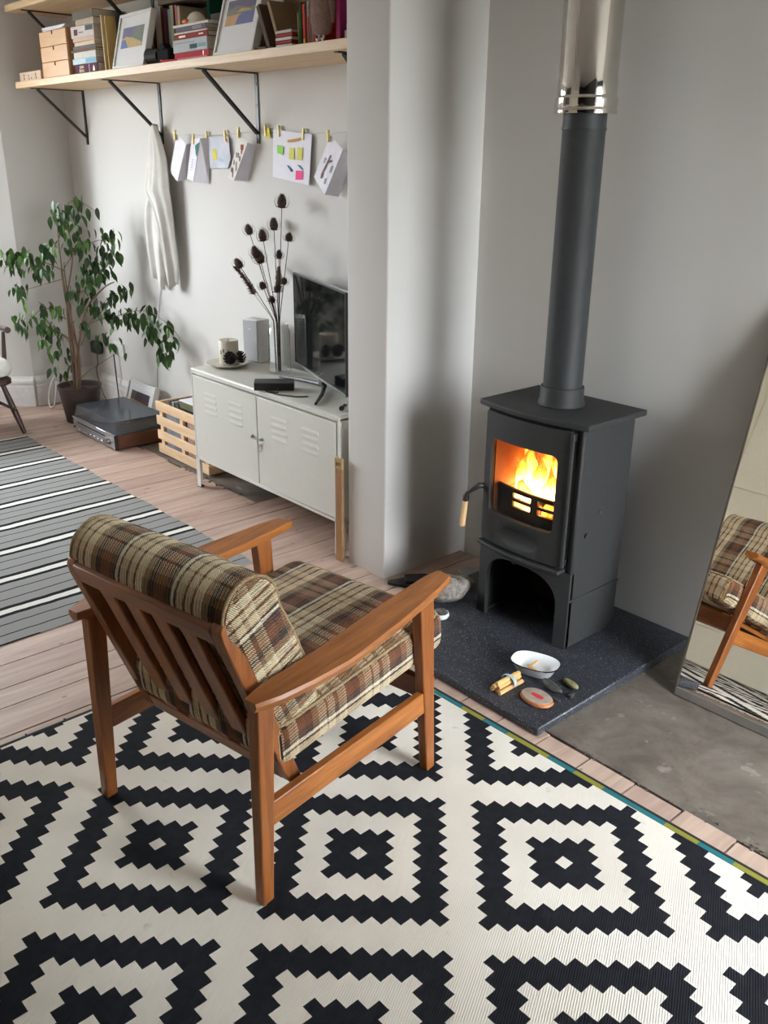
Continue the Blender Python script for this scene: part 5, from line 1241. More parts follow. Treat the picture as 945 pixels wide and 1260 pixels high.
# ================================================================== SHELVES
ZS = 1.985; TS = 0.036
def shelf(label, z, x0, x1):
    o = thing('wall_shelf', label, 'shelf', (x0, 0.105, z))
    MB().boxr(0, x1-x0, 0, YB-0.106, 0, TS, 0.002).build('shelf_board', M_PINE, o, 30)
    return o
shelf('long pale pine shelf carrying books and pictures, the lower of two', ZS, -2.075, 1.2405)
shelf('long pale pine shelf cut off by the top of the picture', 2.400, -2.10, 1.2405)
def bracket(x, zt, label):
    o = thing('shelf_bracket', label, 'bracket', (x, YB, zt), group='black steel shelf brackets')
    MB().boxr(-0.0135, 0.0135, -0.330, -0.001, -0.005, 0.0, 0.001).build('top_strap', M_BLACKM, o)
    MB().boxr(-0.0135, 0.0135, -0.006, -0.001, -0.312, -0.005, 0.001).build('wall_strap', M_BLACKM, o)
    a = Vector((0, -0.290, -0.006)); b = Vector((0, -0.007, -0.268)); d = b-a
    MB().box((a+b)/2, (0.026, d.length, 0.011), (math.atan2(d.z, d.y), 0, 0), 0.001).build('diagonal_brace', M_BLACKM, o)
    for z in (-0.05, -0.14, -0.295):
        MB().cyl((0, -0.006, z), (0, -0.0085, z), 0.005, n=8).build('screw_head', M_BLACKM, o)
for x, lab in ((-1.908, 'black steel bracket under the left end of the lower shelf'), (-0.940, 'black steel bracket with a cream cloth hanging from it'), (0.012, 'black steel bracket above the pegged cards, third from the left'), (1.03, 'black steel bracket under the lower shelf, half hidden by the pier')):
    bracket(x, ZS, lab)
for x, lab in ((-1.908, 'black steel bracket under the left end of the upper shelf'), (-0.940, 'black steel bracket under the upper shelf above the first picture')):
    bracket(x, 2.400, lab)
ZT = ZS + TS
_bc = {}
def bmat(c, nm):
    if nm not in _bc: _bc[nm] = plain('cover_'+nm.replace(' ', '_'), sr(*c), 0.75, var=0.05, spec=0.15)
    return _bc[nm]
def book(label, c, nm, L, D, T, loc, rot=(0, 0, 0), group=None, soft=False):
    """book lying flat: spine along x facing -y, thickness z; local origin centre of spine foot"""
    o = thing('book', label, 'book', loc, rot=rot, group=group)
    th = 0.0025; m = MB(); mt = bmat(c, nm)
    m.boxr(-L/2, L/2, 0.001, D, 0, th); m.boxr(-L/2, L/2, 0.001, D, T-th, T); m.boxr(-L/2, L/2, 0, 0.004, 0, T, 0.0015)
    m.build('cover', mt, o, 30)
    MB().boxr(-L/2+0.003, L/2-0.003, 0.004, D-0.003, th, T-th).build('pages', M_PAGES, o, 0)
    return o
def label_strip(o, x0, x1, z0, z1, mat, nm='spine_label'):
    MB().boxr(x0, x1, -0.0007, 0.0005, z0, z1).build(nm, mat, o, 0)
# stone box with eyes at the far left, small drawers
dm = thing('wooden_block', 'low pale wooden block with dark drilled spots at the left end of the shelf', 'block', (-1.905, 0.135, ZT), -0.01)
MB().boxr(-0.165, 0.165, 0, 0.14, 0, 0.052, 0.003).build('block_body', plain('bleached_wood', sr(214, 190, 166), 0.7, var=0.08), dm, 30)
M_SPOT = plain('dark_spot', sr(120, 100, 88), 0.8)
for (x, z) in ((-0.092, 0.034), (-0.092, 0.017), (-0.02, 0.030), (-0.016, 0.014), (0.02, 0.016), (0.088, 0.033), (0.092, 0.016)):
    MB().cyl((x, -0.0006, z), (x, 0.002, z), 0.008 if abs(x) > 0.05 else 0.006, n=12).build('spot', M_SPOT, dm, 0)
ch = thing('mini_drawers', 'small birch chest of three drawers on the shelf', 'drawers', (-1.494, 0.122, ZT), 0.0)
MB().boxr(-0.185, 0.185, 0.008, 0.25, 0, 0.238, 0.002).build('chest_body', wood('ply_side', sr(150, 106, 70), sr(176, 130, 92), 'Z', 0.6, 0.5), ch, 30)
for k in range(3):
    d = MB().boxr(-0.180, 0.180, 0.0, 0.02, 0.003+k*0.0785, 0.079+k*0.0785, 0.002).build('drawer', M_PLY, ch, 30)
    MB().boxr(-0.008, 0.008, -0.0006, 0.002, 0.060+k*0.0785, 0.0792+k*0.0785, 0.0).build('finger_slot', M_DARK, d, 0)
pp = thing('paper_stack', 'thin stack of white paper on top of the small birch chest', 'paper', (-1.49, 0.135, ZT+0.2385))
for k in range(3): MB().box((rnd.uniform(-.004, .004), 0.10, 0.004+k*0.006), (0.30, 0.21, 0.0055), (0, 0, rnd.uniform(-.04, .04))).build('sheaf', M_PAPER, pp, 0)
# first stack of books, bottom to top
G1 = 'books stacked beside the small drawers'
z = ZT; X = -1.118
spec = [('thick purple book with gold lettering at the bottom of the left stack', (86, 46, 74), 'purple', .285, .20, .048, 0.0), ('white and pale blue book second from the bottom of the left stack', (206, 222, 230), 'pale blue', .275, .19, .027, -0.015),
 ('plain white paperback third from the bottom of the left stack', (218, 216, 214), 'white', .262, .19, .030, 0.0), ('thin brown book in the middle of the left stack', (124, 98, 78), 'brown', .295, .20, .012, -0.01),
 ('thin grey book above the brown one in the left stack', (112, 110, 112), 'grey', .275, .19, .017, 0.0), ('cream book with a pinkish spine below its pink neighbour in the left stack', (222, 202, 176), 'cream', .258, .18, .019, -0.004), ('pink and cream book below the fat white one in the left stack', (214, 186, 170), 'pink', .255, .18, .020, 0.004),
 ('fat white book with a dark red square on its spine in the left stack', (214, 208, 206), 'off white', .270, .20, .055, -0.012), ('beige hardback second from the top of the left stack', (186, 172, 154), 'beige', .22, .18, .028, 0.03), ('grey clothbound book topping the left stack', (116, 112, 104), 'stone grey', .25, .19, .038, 0.015)]
for i, (lab, c, nm, L, D, T, dx) in enumerate(spec):
    b = book(lab, c, nm, L, D, T, (X+dx, 0.128+rnd.uniform(0, 0.008), z), (0, 0, rnd.uniform(-0.03, 0.03)), G1)
    if i == 0:
        letters('JOHN', 0.021, M_GOLD, b, (-0.055, -0.0008, 0.033), (PI/2, 0, 0), 'gold_lettering'); letters('IRVING', 0.021, M_GOLD, b, (-0.055, -0.0008, 0.014), (PI/2, 0, 0), 'gold_lettering')
        label_strip(b, 0.036, 0.040, 0.004, 0.044, M_GOLD); MB().prism([(0.082, 0.010), (0.108, 0.010), (0.104, 0.026), (0.096, 0.036), (0.088, 0.026)], -0.0008, 0.0, 'Y').build('gold_emblem', M_GOLD, b, 0)
    if i == 1: label_strip(b, 0.02, 0.13, 0.003, 0.024, bmat((136, 190, 214), 'sky blue'))
    if i == 7:
        label_strip(b, -0.098, -0.056, 0.012, 0.040, bmat((112, 66, 70), 'dark red')); label_strip(b, -0.04, 0.01, 0.020, 0.026, bmat((168, 120, 130), 'rose')); label_strip(b, 0.04, 0.128, 0.028, 0.052, bmat((96, 96, 104), 'slate'))
    z += T + 0.0004
def upright(label, c, nm, H, D, T, x, y, group, lean=0.0, roll=0.0):
    """standing book: spine faces -y"""
    return book(label, c, nm, H, D, T, (x, y, ZT+H/2*math.cos(lean)+0.001 + abs(math.sin(lean))*T), (0, -PI/2+lean, 0), group)
# thin books leaning between stack and first picture
upright('thin cream book standing just right of the left stack', (206, 186, 150), 'buff', .262, .10, .012, -0.925, 0.150, 'thin books beside the left stack', -0.03)
upright('thin mustard book standing right of the left stack', (196, 166, 104), 'mustard', .258, .10, .010, -0.902, 0.160, 'thin books beside the left stack', -0.03)
upright('charcoal folder standing behind the first picture', (62, 66, 72), 'charcoal', .275, .16, .030, -0.868, 0.215, 'thin books beside the left stack', -0.02)
# pictures on the shelf
def paint_coast(o, w_, h_):
    x0, x1, z0, z1 = -0.128, 0.118, 0.098, 0.196
    patch(o, [(x0, z0), (x1, z0), (x1, z1), (x0, z1)], plain('print_violet', sr(112, 110, 156), 0.6, var=0.12), 0.0077)
    patch(o, [(x0+0.10, z0+0.05), (x0+0.15, z0+0.022), (x1, z0+0.014), (x1, z1), (x0+0.155, z1-0.004)], plain('print_green', sr(112, 128, 112), 0.6, var=0.2, scale=60), 0.0073)
    patch(o, [(x0, z0+0.046), (x0+0.05, z0+0.055), (x0+0.13, z0+0.045), (x1-0.03, z0+0.024), (x1, z0+0.016), (x1, z0), (x0, z0)], plain('print_sand', sr(206, 172, 104), 0.6, var=0.12), 0.0069)
    patch(o, [(x0, z0), (x0+0.085, z0), (x0+0.068, z0+0.022), (x0+0.045, z0+0.040), (x0, z0+0.038)], plain('print_blue', sr(92, 118, 188), 0.6, var=0.1), 0.0065)
framed('coast_picture', 'white framed print of a sandy shore with water at the left, on the shelf', 0.368, 0.262, 0.034, 0.014, (-0.627, 0.118, ZT+0.001), (-0.265, 0, -0.05), paint_coast)
def paint_bay(o, w_, h_):
    x0, x1, z0, z1 = -0.112, 0.108, 0.120, 0.222
    patch(o, [(x0, z0), (x1, z0), (x1, z1), (x0, z1)], plain('print_violet_dark', sr(96, 88, 124), 0.6, var=0.12), 0.0077)
    patch(o, [(x0, z0+0.03), (x1, z0+0.044), (x1, z0+0.070), (x1-0.05, z0+0.064), (x0+0.08, z0+0.080), (x0, z0+0.066)], plain('print_hill', sr(124, 122, 108), 0.6, var=0.2, scale=60), 0.0073)
    patch(o, [(x0+0.08, z0+0.050), (x1-0.02, z0+0.052), (x1-0.06, z0+0.062), (x0+0.11, z0+0.064)], plain('print_ochre', sr(190, 160, 92), 0.6, var=0.15), 0.0069)
    patch(o, [(x0, z0), (x0+0.09, z0), (x0+0.10, z0+0.030), (x0+0.12, z0+0.044), (x0, z0+0.040)], plain('print_peach', sr(212, 162, 112), 0.6, var=0.12), 0.0065)
    patch(o, [(x0+0.085, z0), (x1, z0), (x1, z0+0.046), (x0+0.135, z0+0.048), (x0+0.10, z0+0.034)], plain('print_bay', sr(92, 98, 164), 0.6, var=0.1), 0.0061)
framed('bay_picture', 'larger white framed print of a bay with water at the right, on the shelf', 0.316, 0.310, 0.034, 0.014, (0.334, 0.118, ZT+0.001), (-0.29, 0, -0.02), paint_bay)
# camera
cm = thing('camera', 'black camera with a fat lens lying between the books on the shelf', 'camera', (-0.345, 0.150, ZT+0.0375), 0.0)
M_CAM = plain('camera_leather', (0.012, 0.012, 0.013), 0.85, spec=0.1)
MB().boxr(-0.02, 0.105, -0.01, 0.05, -0.037, 0.028, 0.008).build('camera_body', M_CAM, cm, 40)
MB().prism([(-0.005, 0.026), (0.055, 0.026), (0.04, 0.05), (0.012, 0.05)], 0.0, 0.04, 'Y').build('viewfinder', M_CAM, cm, 30, bevel=0.004)
MB().cyl((-0.02, 0.015, 0), (-0.085, -0.005, 0), 0.034, 0.036, 24).build('lens_barrel', M_BLACKP, cm, 40); MB().cyl((-0.084, -0.0045, 0), (-0.090, -0.006, 0), 0.0365, 0.0365, 24).build('lens_ring', M_BLACKM, cm, 40)
MB().cyl((-0.0895, -0.006, 0), (-0.0905, -0.0063, 0), 0.029, 0.029, 24).build('lens_glass', M_SCREEN, cm, 40)
st = tag(MB().tube([(-0.30, 0.130, ZT+0.012), (-0.26, 0.118, ZT+0.006), (-0.21, 0.120, ZT+0.006), (-0.17, 0.126, ZT+0.006), (-0.15, 0.13, ZT+0.006)], 0.005, 6).build('camera_strap', bmat((196, 48, 66), 'strap red'), None, 60), 'red camera strap trailing on the shelf beside the black camera', 'strap')
# upright books behind the camera
G2 = 'upright books behind the camera'
xx = -0.462
for lab, c, nm, H, T in (('dark brown book standing first behind the camera', (64, 40, 32), 'dark brown', .262, .026), ('thin red book standing second behind the camera', (140, 44, 44), 'red', .255, .012), ('navy book standing third behind the camera', (52, 56, 78), 'navy', .25, .022), ('grey white book standing fourth behind the camera', (178, 176, 172), 'grey white', .245, .016),
    ('sage green book standing fifth behind the camera', (166, 172, 146), 'sage', .258, .032), ('black book standing sixth behind the camera', (36, 34, 34), 'ink', .25, .012), ('rose pink book standing seventh behind the camera', (196, 110, 116), 'rose pink', .256, .016), ('tan book standing eighth behind the camera', (178, 160, 136), 'tan', .25, .026)):
    upright(lab, c, nm, H, .18, T, xx+T, 0.235, G2); xx += T+0.003
o = book('grey brown book lying on top of the upright books behind the camera', (104, 92, 80), 'mushroom', .30, .19, .036, (-0.32, 0.232, ZT+0.268), (0, 0, 0.03), None)
gt = upright('dark green book standing tall behind the second stack', (24, 76, 58), 'bottle green', .285, .20, .030, -0.165, 0.33, None)
# second stack
G3 = 'books stacked beside the second picture'
z = ZT; X = -0.020
spec = [('red book at the bottom of the second stack', (178, 52, 66), 'crimson', .300, .20, .034, 0.0), ('fat silver grey book with a dark label in the second stack', (186, 194, 196), 'silver', .305, .20, .052, -0.01), ('dark red book with gold print in the second stack', (142, 52, 52), 'brick red', .300, .20, .022, 0.002),
 ('thin cream book in the middle of the second stack', (222, 214, 200), 'ivory', .29, .19, .007, -0.004), ('violet grey paperback in the second stack', (110, 100, 116), 'violet grey', .275, .18, .020, 0.004), ('cream notebook topping the second stack', (226, 220, 206), 'linen', .305, .19, .010, 0.002)]
for i, (lab, c, nm, L, D, T, dx) in enumerate(spec):
    b = book(lab, c, nm, L, D, T, (X+dx, 0.130+rnd.uniform(0, 0.006), z), (0, 0, rnd.uniform(-0.025, 0.025)), G3)
    if i == 0: label_strip(b, -0.14, 0.13, 0.003, 0.010, bmat((222, 140, 150), 'blush')); label_strip(b, 0.10, 0.108, 0.012, 0.031, M_GOLD)
    if i == 1: label_strip(b, 0.0, 0.065, 0.010, 0.028, bmat((62, 92, 96), 'deep teal')); label_strip(b, 0.075, 0.14, 0.012, 0.028, bmat((140, 168, 176), 'mist blue')); label_strip(b, -0.13, 0.04, 0.036, 0.039, bmat((150, 158, 160), 'pewter'))
    if i == 2: label_strip(b, -0.11, -0.05, 0.008, 0.015, M_GOLD); label_strip(b, 0.07, 0.11, 0.009, 0.014, M_GOLD)
    if i == 4: label_strip(b, 0.02, 0.10, 0.005, 0.009, bmat((170, 164, 170), 'ash')); label_strip(b, 0.02, 0.10, 0.012, 0.015, bmat((170, 164, 170), 'ash'))
    z += T+0.0004
tc_ = thing('painted_stone', 'white domed ornament with an orange spot on the second stack', 'ornament', (-0.035, 0.175, z))
MB().lathe([(0.075, 0), (0.070, 0.012), (0.055, 0.030), (0.034, 0.044), (0.012, 0.050)], n=28, sy=0.5).build('dome', M_CERAMIC, tc_, 60)
MB().ball((-0.03, -0.036, 0.010), (0.028, 0.010, 0.010), 10).build('orange_spot', plain('orange_clay', sr(214, 112, 62), 0.6), tc_, 60)
book('dark grey book lying behind the domed ornament', (92, 88, 84), 'dark stone', .22, .17, .050, (0.06, 0.262, ZT+0.146), (0, 0, 0), None).location.z = ZT+0.1465
# right hand end: wooden box, leaning books, CDs, upright books, toy bird, magazines
wb = thing('wooden_box', 'dark wooden box on edge behind the second picture', 'box', (0.600, 0.275, ZT))
MB().boxr(-0.10, 0.13, 0, 0.16, 0.0, 0.205, 0.003).build('box_body', wood('mid_brown_box', sr(104, 80, 60), sr(140, 112, 86), 'X', 1, 0.6), wb, 30); MB().boxr(-0.105, 0.135, -0.005, 0.165, 0.205, 0.222, 0.003).build('box_lid', wood('dark_lid', sr(70, 52, 40), sr(96, 74, 58), 'X', 1, 0.6), wb, 30)
book('brown hardback lying on the dark wooden box', (110, 84, 62), 'saddle brown', .21, .15, .05, (0.60, 0.278, ZT+0.2225), (0, 0, -0.05), None)
upright('brown paperback leaning beside the second picture', (96, 80, 66), 'umber', .175, .12, .022, 0.560, 0.135, 'leaning books beside the second picture', -0.42)
upright('tan paperback leaning behind the umber one', (150, 128, 102), 'camel', .185, .12, .018, 0.625, 0.142, 'leaning books beside the second picture', -0.42)
book('low brown book flat on the shelf beside the second picture', (120, 94, 72), 'toffee', .10, .13, .012, (0.520, 0.130, ZT), (0, 0, 0.0), None)
z = ZT
for i, (lab, c, nm) in enumerate((('white compact disc case at the bottom of the small stack', (206, 200, 196), 'cd white'), ('red compact disc case second in the small stack', (150, 48, 44), 'cd red'), ('white compact disc case in the middle of the small stack', (214, 206, 200), 'cd pearl'), ('red compact disc case fourth in the small stack', (166, 56, 50), 'cd scarlet'), ('pale compact disc case topping the small stack', (196, 188, 180), 'cd pale'))):
    o = thing('disc_case', lab, 'disc case', (0.700+rnd.uniform(-.004, .004), 0.128, z), 0, 'compact discs stacked on the shelf')
    MB().boxr(-0.055, 0.055, 0, 0.12, 0, 0.0098, 0.001).build('case_body', bmat(c, nm), o, 30); z += 0.0125
    MB().boxr(-0.054, 0.054, 0.001, 0.119, 0.0098, 0.0122).build('case_edge', M_DARK, o, 0)
G4 = 'upright books right of the disc cases'
xx = 0.765
for lab, c, nm, H, T in (('thin yellow green book right of the disc cases', (150, 140, 70), 'lime', .115, .008), ('green book right of the disc cases', (40, 92, 56), 'leaf green', .128, .012), ('black book between the green and the orange ones', (34, 30, 30), 'jet', .148, .008), ('orange red book with a yellow foot', (200, 68, 46), 'vermilion', .143, .015), ('dark book right of the orange red one', (46, 36, 34), 'soot', .15, .009),
    ('grey book with a red lower half', (150, 144, 138), 'dove', .150, .011), ('brown book left of the toy bird', (118, 98, 82), 'hazel', .150, .010), ('taupe book just behind the toy bird', (134, 106, 92), 'taupe', .150, .014), ('red book half hidden by the toy bird', (186, 60, 52), 'cherry', .150, .013)):
    b = upright(lab, c, nm, H, .12, T, xx+T, 0.150, G4, -0.03)
    if nm == 'vermilion': MB().boxr(-H/2, -H/2+0.022, -0.0007, 0.0005, 0.002, T-0.002).build('yellow_foot', bmat((206, 178, 70), 'corn yellow'), b, 0)
    if nm == 'dove': MB().boxr(-H/2, 0.02, -0.0007, 0.0005, 0.001, T-0.001).build('red_half', bmat((190, 62, 52), 'tomato'), b, 0)
    xx += T+0.002
# toy bird
M_FELT = plain('pinkish_brown_felt', sr(124, 98, 88), 0.95, var=0.18, scale=80, bump=0.3)
tb = thing('toy_bird', 'pinkish brown shaggy toy bird with white feet standing on the shelf', 'toy', (0.955, 0.124, ZT))
def ovr(a, b, z, n=26): return [Vector((a*math.cos(2*PI*i/n), b*math.sin(2*PI*i/n), z)) for i in range(n)]
MB().rings([ovr(0.030, 0.014, 0.022), ovr(0.050, 0.020, 0.030), ovr(0.060, 0.026, 0.065), ovr(0.062, 0.028, 0.11), ovr(0.056, 0.026, 0.15), ovr(0.054, 0.026, 0.175), ovr(0.040, 0.020, 0.20), ovr(0.012, 0.008, 0.210)]).build('bird_body', M_FELT, tb, 80)
for s in (-1, 1):
    MB().tube([(s*0.045, -0.004, 0.165), (s*0.066, 0.0, 0.12), (s*0.062, 0.004, 0.06)], [0.012, 0.014, 0.006], 8).build('wing', M_FELT, tb, 60)
    MB().tube([(s*0.014, -0.002, 0.028), (s*0.013, -0.004, 0.010), (s*0.016, -0.014, 0.006)], [0.006, 0.005, 0.006], 8).build('foot', M_WHITEP, tb, 60)
    MB().ball((s*0.018, -0.025, 0.178), (0.007, 0.003, 0.007), 10).build('eye', M_BLACKP, tb, 60)
mg = upright('magenta book with gilt lettering right of the toy bird', (140, 40, 84), 'magenta', .262, .17, .024, 1.058, 0.128, None, 0.0)
letters('VA', 0.020, M_GOLD, mg, (0.085, -0.0009, 0.012), (PI/2, 0, 0), 'gilt_lettering')
b2 = book('bright blue book lying flat behind the magenta one', (56, 128, 160), 'cerulean', .17, .14, .022, (1.150, 0.150, ZT+0.031), (0, 0, 0), None)
book('pale book lying flat under the bright blue one', (184, 174, 166), 'oatmeal', .17, .14, .030, (1.152, 0.140, ZT), (0, 0, 0), None)
jr = thing('white_mug', 'white mug standing on the bright blue book at the end of the shelf', 'mug', (1.150, 0.20, ZT+0.0535))
MB().lathe([(0.030, 0), (0.036, 0.004), (0.038, 0.08), (0.036, 0.082), (0.034, 0.08), (0.032, 0.01)], n=28).build('mug_body', M_ENAMEL, jr, 60)
MB().tube([(0.0, -0.036, 0.065), (0.0, -0.060, 0.058), (0.0, -0.062, 0.03), (0.0, -0.036, 0.018)], 0.005, 8).build('handle', M_ENAMEL, jr, 60)

# ================================================================== CARDS ON A STRING
ys = YB-0.006
strg = tag(MB().tube([(-0.90, ys, 1.738), (-0.767, ys, 1.726), (-0.45, ys, 1.712), (-0.2, ys, 1.722), (0.08, ys, 1.73), (0.195, ys, 1.726), (0.391, ys, 1.716), (0.60, ys, 1.715), (1.0, ys, 1.73)], 0.0012, 5).build('string', M_WHITEP, None, 60), 'thin white string pegged with cards on the wall under the shelf', 'string')
M_PEG = plain('gold_peg', sr(250, 230, 150), 0.55, var=0.03)
peg0 = thing('wooden_peg', 'mini', 'peg', (0, 0, 0), group='mini pegs on the string')
MB().boxr(-0.006, 0.006, -0.006, -0.001, -0.032, 0.018, 0.001).build('peg_half', M_PEG, peg0, 30)
MB().boxr(-0.006, 0.006, 0.0, 0.005, -0.032, 0.018, 0.001).build('peg_half', M_PEG, peg0, 30)
MB().cyl((-0.0068, -0.0005, 0.0), (0.0068, -0.0005, 0.0), 0.0035, n=8).build('spring', M_CHROME, peg0, 40)
plabs = ['mini peg holding the plain white card, first on the string', 'mini peg holding the narrow folded card, second on the string', 'mini peg at the left corner of the pale map card', 'mini peg at the right corner of the pale map card', 'mini peg holding the card printed with little figures', 'mini peg holding the lone yellow note', 'mini peg at the left top of the big sheet of notes', 'mini peg at the right top of the big sheet of notes', 'mini peg holding the last card beside the pier']
pegs = [(-0.700, 0.404, 1.724), (-0.535, 0.418, 1.702), (-0.45, ys-0.006, 1.716), (-0.272, ys-0.006, 1.719), (-0.080, 0.404, 1.730), (0.088, ys-0.006, 1.738), (0.197, ys-0.006, 1.734), (0.391, ys-0.006, 1.718), (0.628, 0.404, 1.708)]
for i, p in enumerate(pegs):
    o = peg0 if i == 0 else copy_tree(peg0)
    o.location = p; o['label'] = plabs[i]; o.rotation_euler = (0, 0.1*math.sin(i*2), 0)
def card(name, label, front, rear=None, group='greeting cards pegged on the string', mats=(M_PAPER, M_PAPER)):
    o = thing(name, label, 'card', (front[0][0], front[0][1], front[0][2]), group=group); b = Vector(front[0])
    MB().slab([Vector(p)-b for p in front], 0.0008).build('front_leaf', mats[0], o, 0)
    if rear: MB().slab([Vector(p)-b for p in rear], 0.0008).build('back_leaf', mats[1], o, 0)
    return o, b
F = lambda pts, y: [(x, y, z) for x, z in pts]
card('greeting_card', 'plain white folded card, first on the string', [(-0.690, .41, 1.725), (-0.594, .405, 1.67), (-0.714, .405, 1.483), (-0.807, .415, 1.532)], [(-0.594, .406, 1.67), (-0.62, .452, 1.675), (-0.70, .452, 1.492), (-0.714, .406, 1.483)])
c2, b2_ = card('greeting_card', 'narrow folded white card with a teal corner, second on the string', [(-0.560, .42, 1.696), (-0.463, .415, 1.698), (-0.561, .415, 1.486), (-0.641, .425, 1.498)], [(-0.463, .416, 1.698), (-0.432, .452, 1.702), (-0.462, .452, 1.476), (-0.561, .416, 1.486)])
def mark(o, b, pts, mat, name='mark'): MB().slab([Vector(p)-b for p in pts], -0.0004).build(name, mat, o, 0)
def lerpq(fr, u, v): 
    a, b, c, d = [Vector(p) for p in fr]; return (a.lerp(b, u)).lerp(d.lerp(c, u), v)
fr = [(-0.560, .4185, 1.696), (-0.463, .4135, 1.698), (-0.561, .4135, 1.486), (-0.641, .4235, 1.498)]
mark(c2, b2_, [lerpq(fr, .55, .16), lerpq(fr, .98, .08), lerpq(fr, .98, .42), lerpq(fr, .80, .36)], bmat((62, 128, 120), 'card teal'), 'teal_corner')
M_SKETCH = bmat((150, 146, 160), 'pencil grey')
for k in range(5): mark(c2, b2_, [lerpq(fr, .35, .50+.06*k), lerpq(fr, .35+.22*rnd.random()+.1, .49+.06*k), lerpq(fr, .5, .52+.06*k)], M_SKETCH, 'pencil_mark')
mp, bmp = card('map_card', 'pale blue and white map card with a yellow note, third on the string', [(-0.434, .448, 1.706), (-0.241, .446, 1.704), (-0.229, .446, 1.60), (-0.262, .446, 1.558), (-0.437, .448, 1.554)], None, None, (plain('pale_map', sr(200, 204, 216), 0.7, var=0.12, scale=14),))
mark(mp, bmp, F([(-0.402, 1.646), (-0.364, 1.646), (-0.360, 1.597), (-0.399, 1.594)], .4462), bmat((226, 212, 90), 'note yellow'), 'yellow_note')
mark(mp, bmp, F([(-0.345, 1.610), (-0.31, 1.60), (-0.272, 1.592), (-0.30, 1.585), (-0.345, 1.590)], .4464), bmat((176, 198, 220), 'map blue'), 'blue_patch')
mark(mp, bmp, F([(-0.266, 1.700), (-0.250, 1.696), (-0.246, 1.676), (-0.262, 1.682)], .4456), bmat((186, 104, 70), 'rust spot'), 'rust_spot')
fr = [(-0.072, .409, 1.728), (-0.006, .404, 1.676), (-0.144, .404, 1.499), (-0.214, .414, 1.512)]
c5, b5 = card('greeting_card', 'folded card printed with little brown figures, fourth on the string', [(-0.072, .41, 1.728), (-0.006, .405, 1.676), (-0.144, .405, 1.499), (-0.214, .415, 1.512)], [(-0.006, .406, 1.676), (0.0, .452, 1.665), (-0.085, .452, 1.500), (-0.144, .406, 1.499)], 'greeting cards pegged on the string', (plain('ivory_card', sr(212, 208, 204), 0.7, var=0.02), M_PAPER))
for (u, v, c) in ((.55, .22, 1), (.70, .18, 1), (.72, .28, 1), (.3, .45, 0), (.5, .42, 0), (.78, .45, 0), (.25, .62, 0), (.6, .62, 0), (.4, .78, 0), (.2, .80, 0), (.75, .70, 0), (.55, .88, 0)):
    p = lerpq(fr, u, v); mark(c5, b5, [p+Vector((-.006, -.001, -.011)), p+Vector((.003, -.001, -.013)), p+Vector((.007, -.001, .008)), p+Vector((-.001, -.001, .013))], bmat((186, 92, 58), 'print rust') if c else bmat((128, 108, 92), 'print brown'), 'printed_figure')
yn = thing('sticky_note', 'lone yellow sticky note pegged beside the third bracket', 'note', (0.082, .4485, 1.754)); by = Vector((0.082, .4485, 1.754))
MB().slab([Vector(p)-by for p in [(0.085, .4485, 1.740), (0.118, .4485, 1.744), (0.126, .446, 1.697), (0.093, .446, 1.694)]], 0.0008).build('note_leaf', bmat((226, 216, 96), 'lemon'), yn, 0)
shp = [(0.151, .449, 1.735), (0.455, .447, 1.710), (0.434, .440, 1.492), (0.142, .443, 1.524)]
sh_, bs = card('notes_sheet', 'big white sheet stuck with coloured notes, pegged in the middle of the string', shp, None, None)
def sy(z): return 0.4470-0.0065*(1.72-z)/0.22
for pts, c, nm in (([(0.186, 1.667), (0.240, 1.658), (0.230, 1.622), (0.187, 1.631)], (158, 220, 110), 'note green'), ([(0.286, 1.656), (0.324, 1.653), (0.320, 1.602), (0.283, 1.604)], (226, 222, 110), 'note lemon'), ([(0.346, 1.656), (0.390, 1.653), (0.382, 1.600), (0.344, 1.602)], (222, 220, 116), 'note straw'),
        ([(0.336, 1.555), (0.390, 1.555), (0.389, 1.516), (0.332, 1.515)], (244, 90, 150), 'note pink'), ([(0.271, 1.687), (0.376, 1.697), (0.363, 1.682), (0.270, 1.676)], (196, 150, 100), 'tape tan'), ([(0.265, 1.577), (0.277, 1.577), (0.312, 1.552), (0.300, 1.548)], (66, 92, 150), 'ink blue'), ([(0.347, 1.580), (0.362, 1.579), (0.395, 1.560), (0.380, 1.560)], (40, 150, 150), 'ink teal')):
    mark(sh_, bs, [(x, sy(z)-0.0022, z) for x, z in pts], bmat(c, nm), 'sticky_note' if 'note' in nm else 'tape_strip' if 'tape' in nm else 'pen_stroke')
fr = [(0.636, .409, 1.705), (0.727, .404, 1.645), (0.596, .404, 1.458), (0.506, .414, 1.53)]
c8, b8 = card('greeting_card', 'folded white card with a dancing figure, last on the string beside the pier', [(0.636, .41, 1.705), (0.727, .405, 1.645), (0.596, .405, 1.458), (0.506, .415, 1.53)], [(0.727, .406, 1.645), (0.742, .452, 1.625), (0.640, .452, 1.450), (0.596, .406, 1.458)])
for pts, c in (([(.45, .30), (.52, .28), (.50, .55), (.44, .75), (.36, .78), (.40, .55)], (138, 112, 112)), ([(.52, .40), (.66, .34), (.68, .38), (.54, .45)], (138, 112, 112)), ([(.36, .76), (.48, .70), (.52, .80), (.42, .86)], (138, 112, 112)),
        ([(.20, .45), (.27, .42), (.30, .54), (.22, .57)], (176, 172, 188)), ([(.74, .45), (.84, .40), (.88, .54), (.78, .58)], (170, 168, 184)), ([(.68, .74), (.76, .72), (.80, .84), (.70, .86)], (172, 170, 186))):
    mark(c8, b8, [lerpq(fr, u, v)+Vector((0, -.001, 0)) for u, v in pts], bmat(c, 'card ink %d' % c[0]), 'printed_figure')

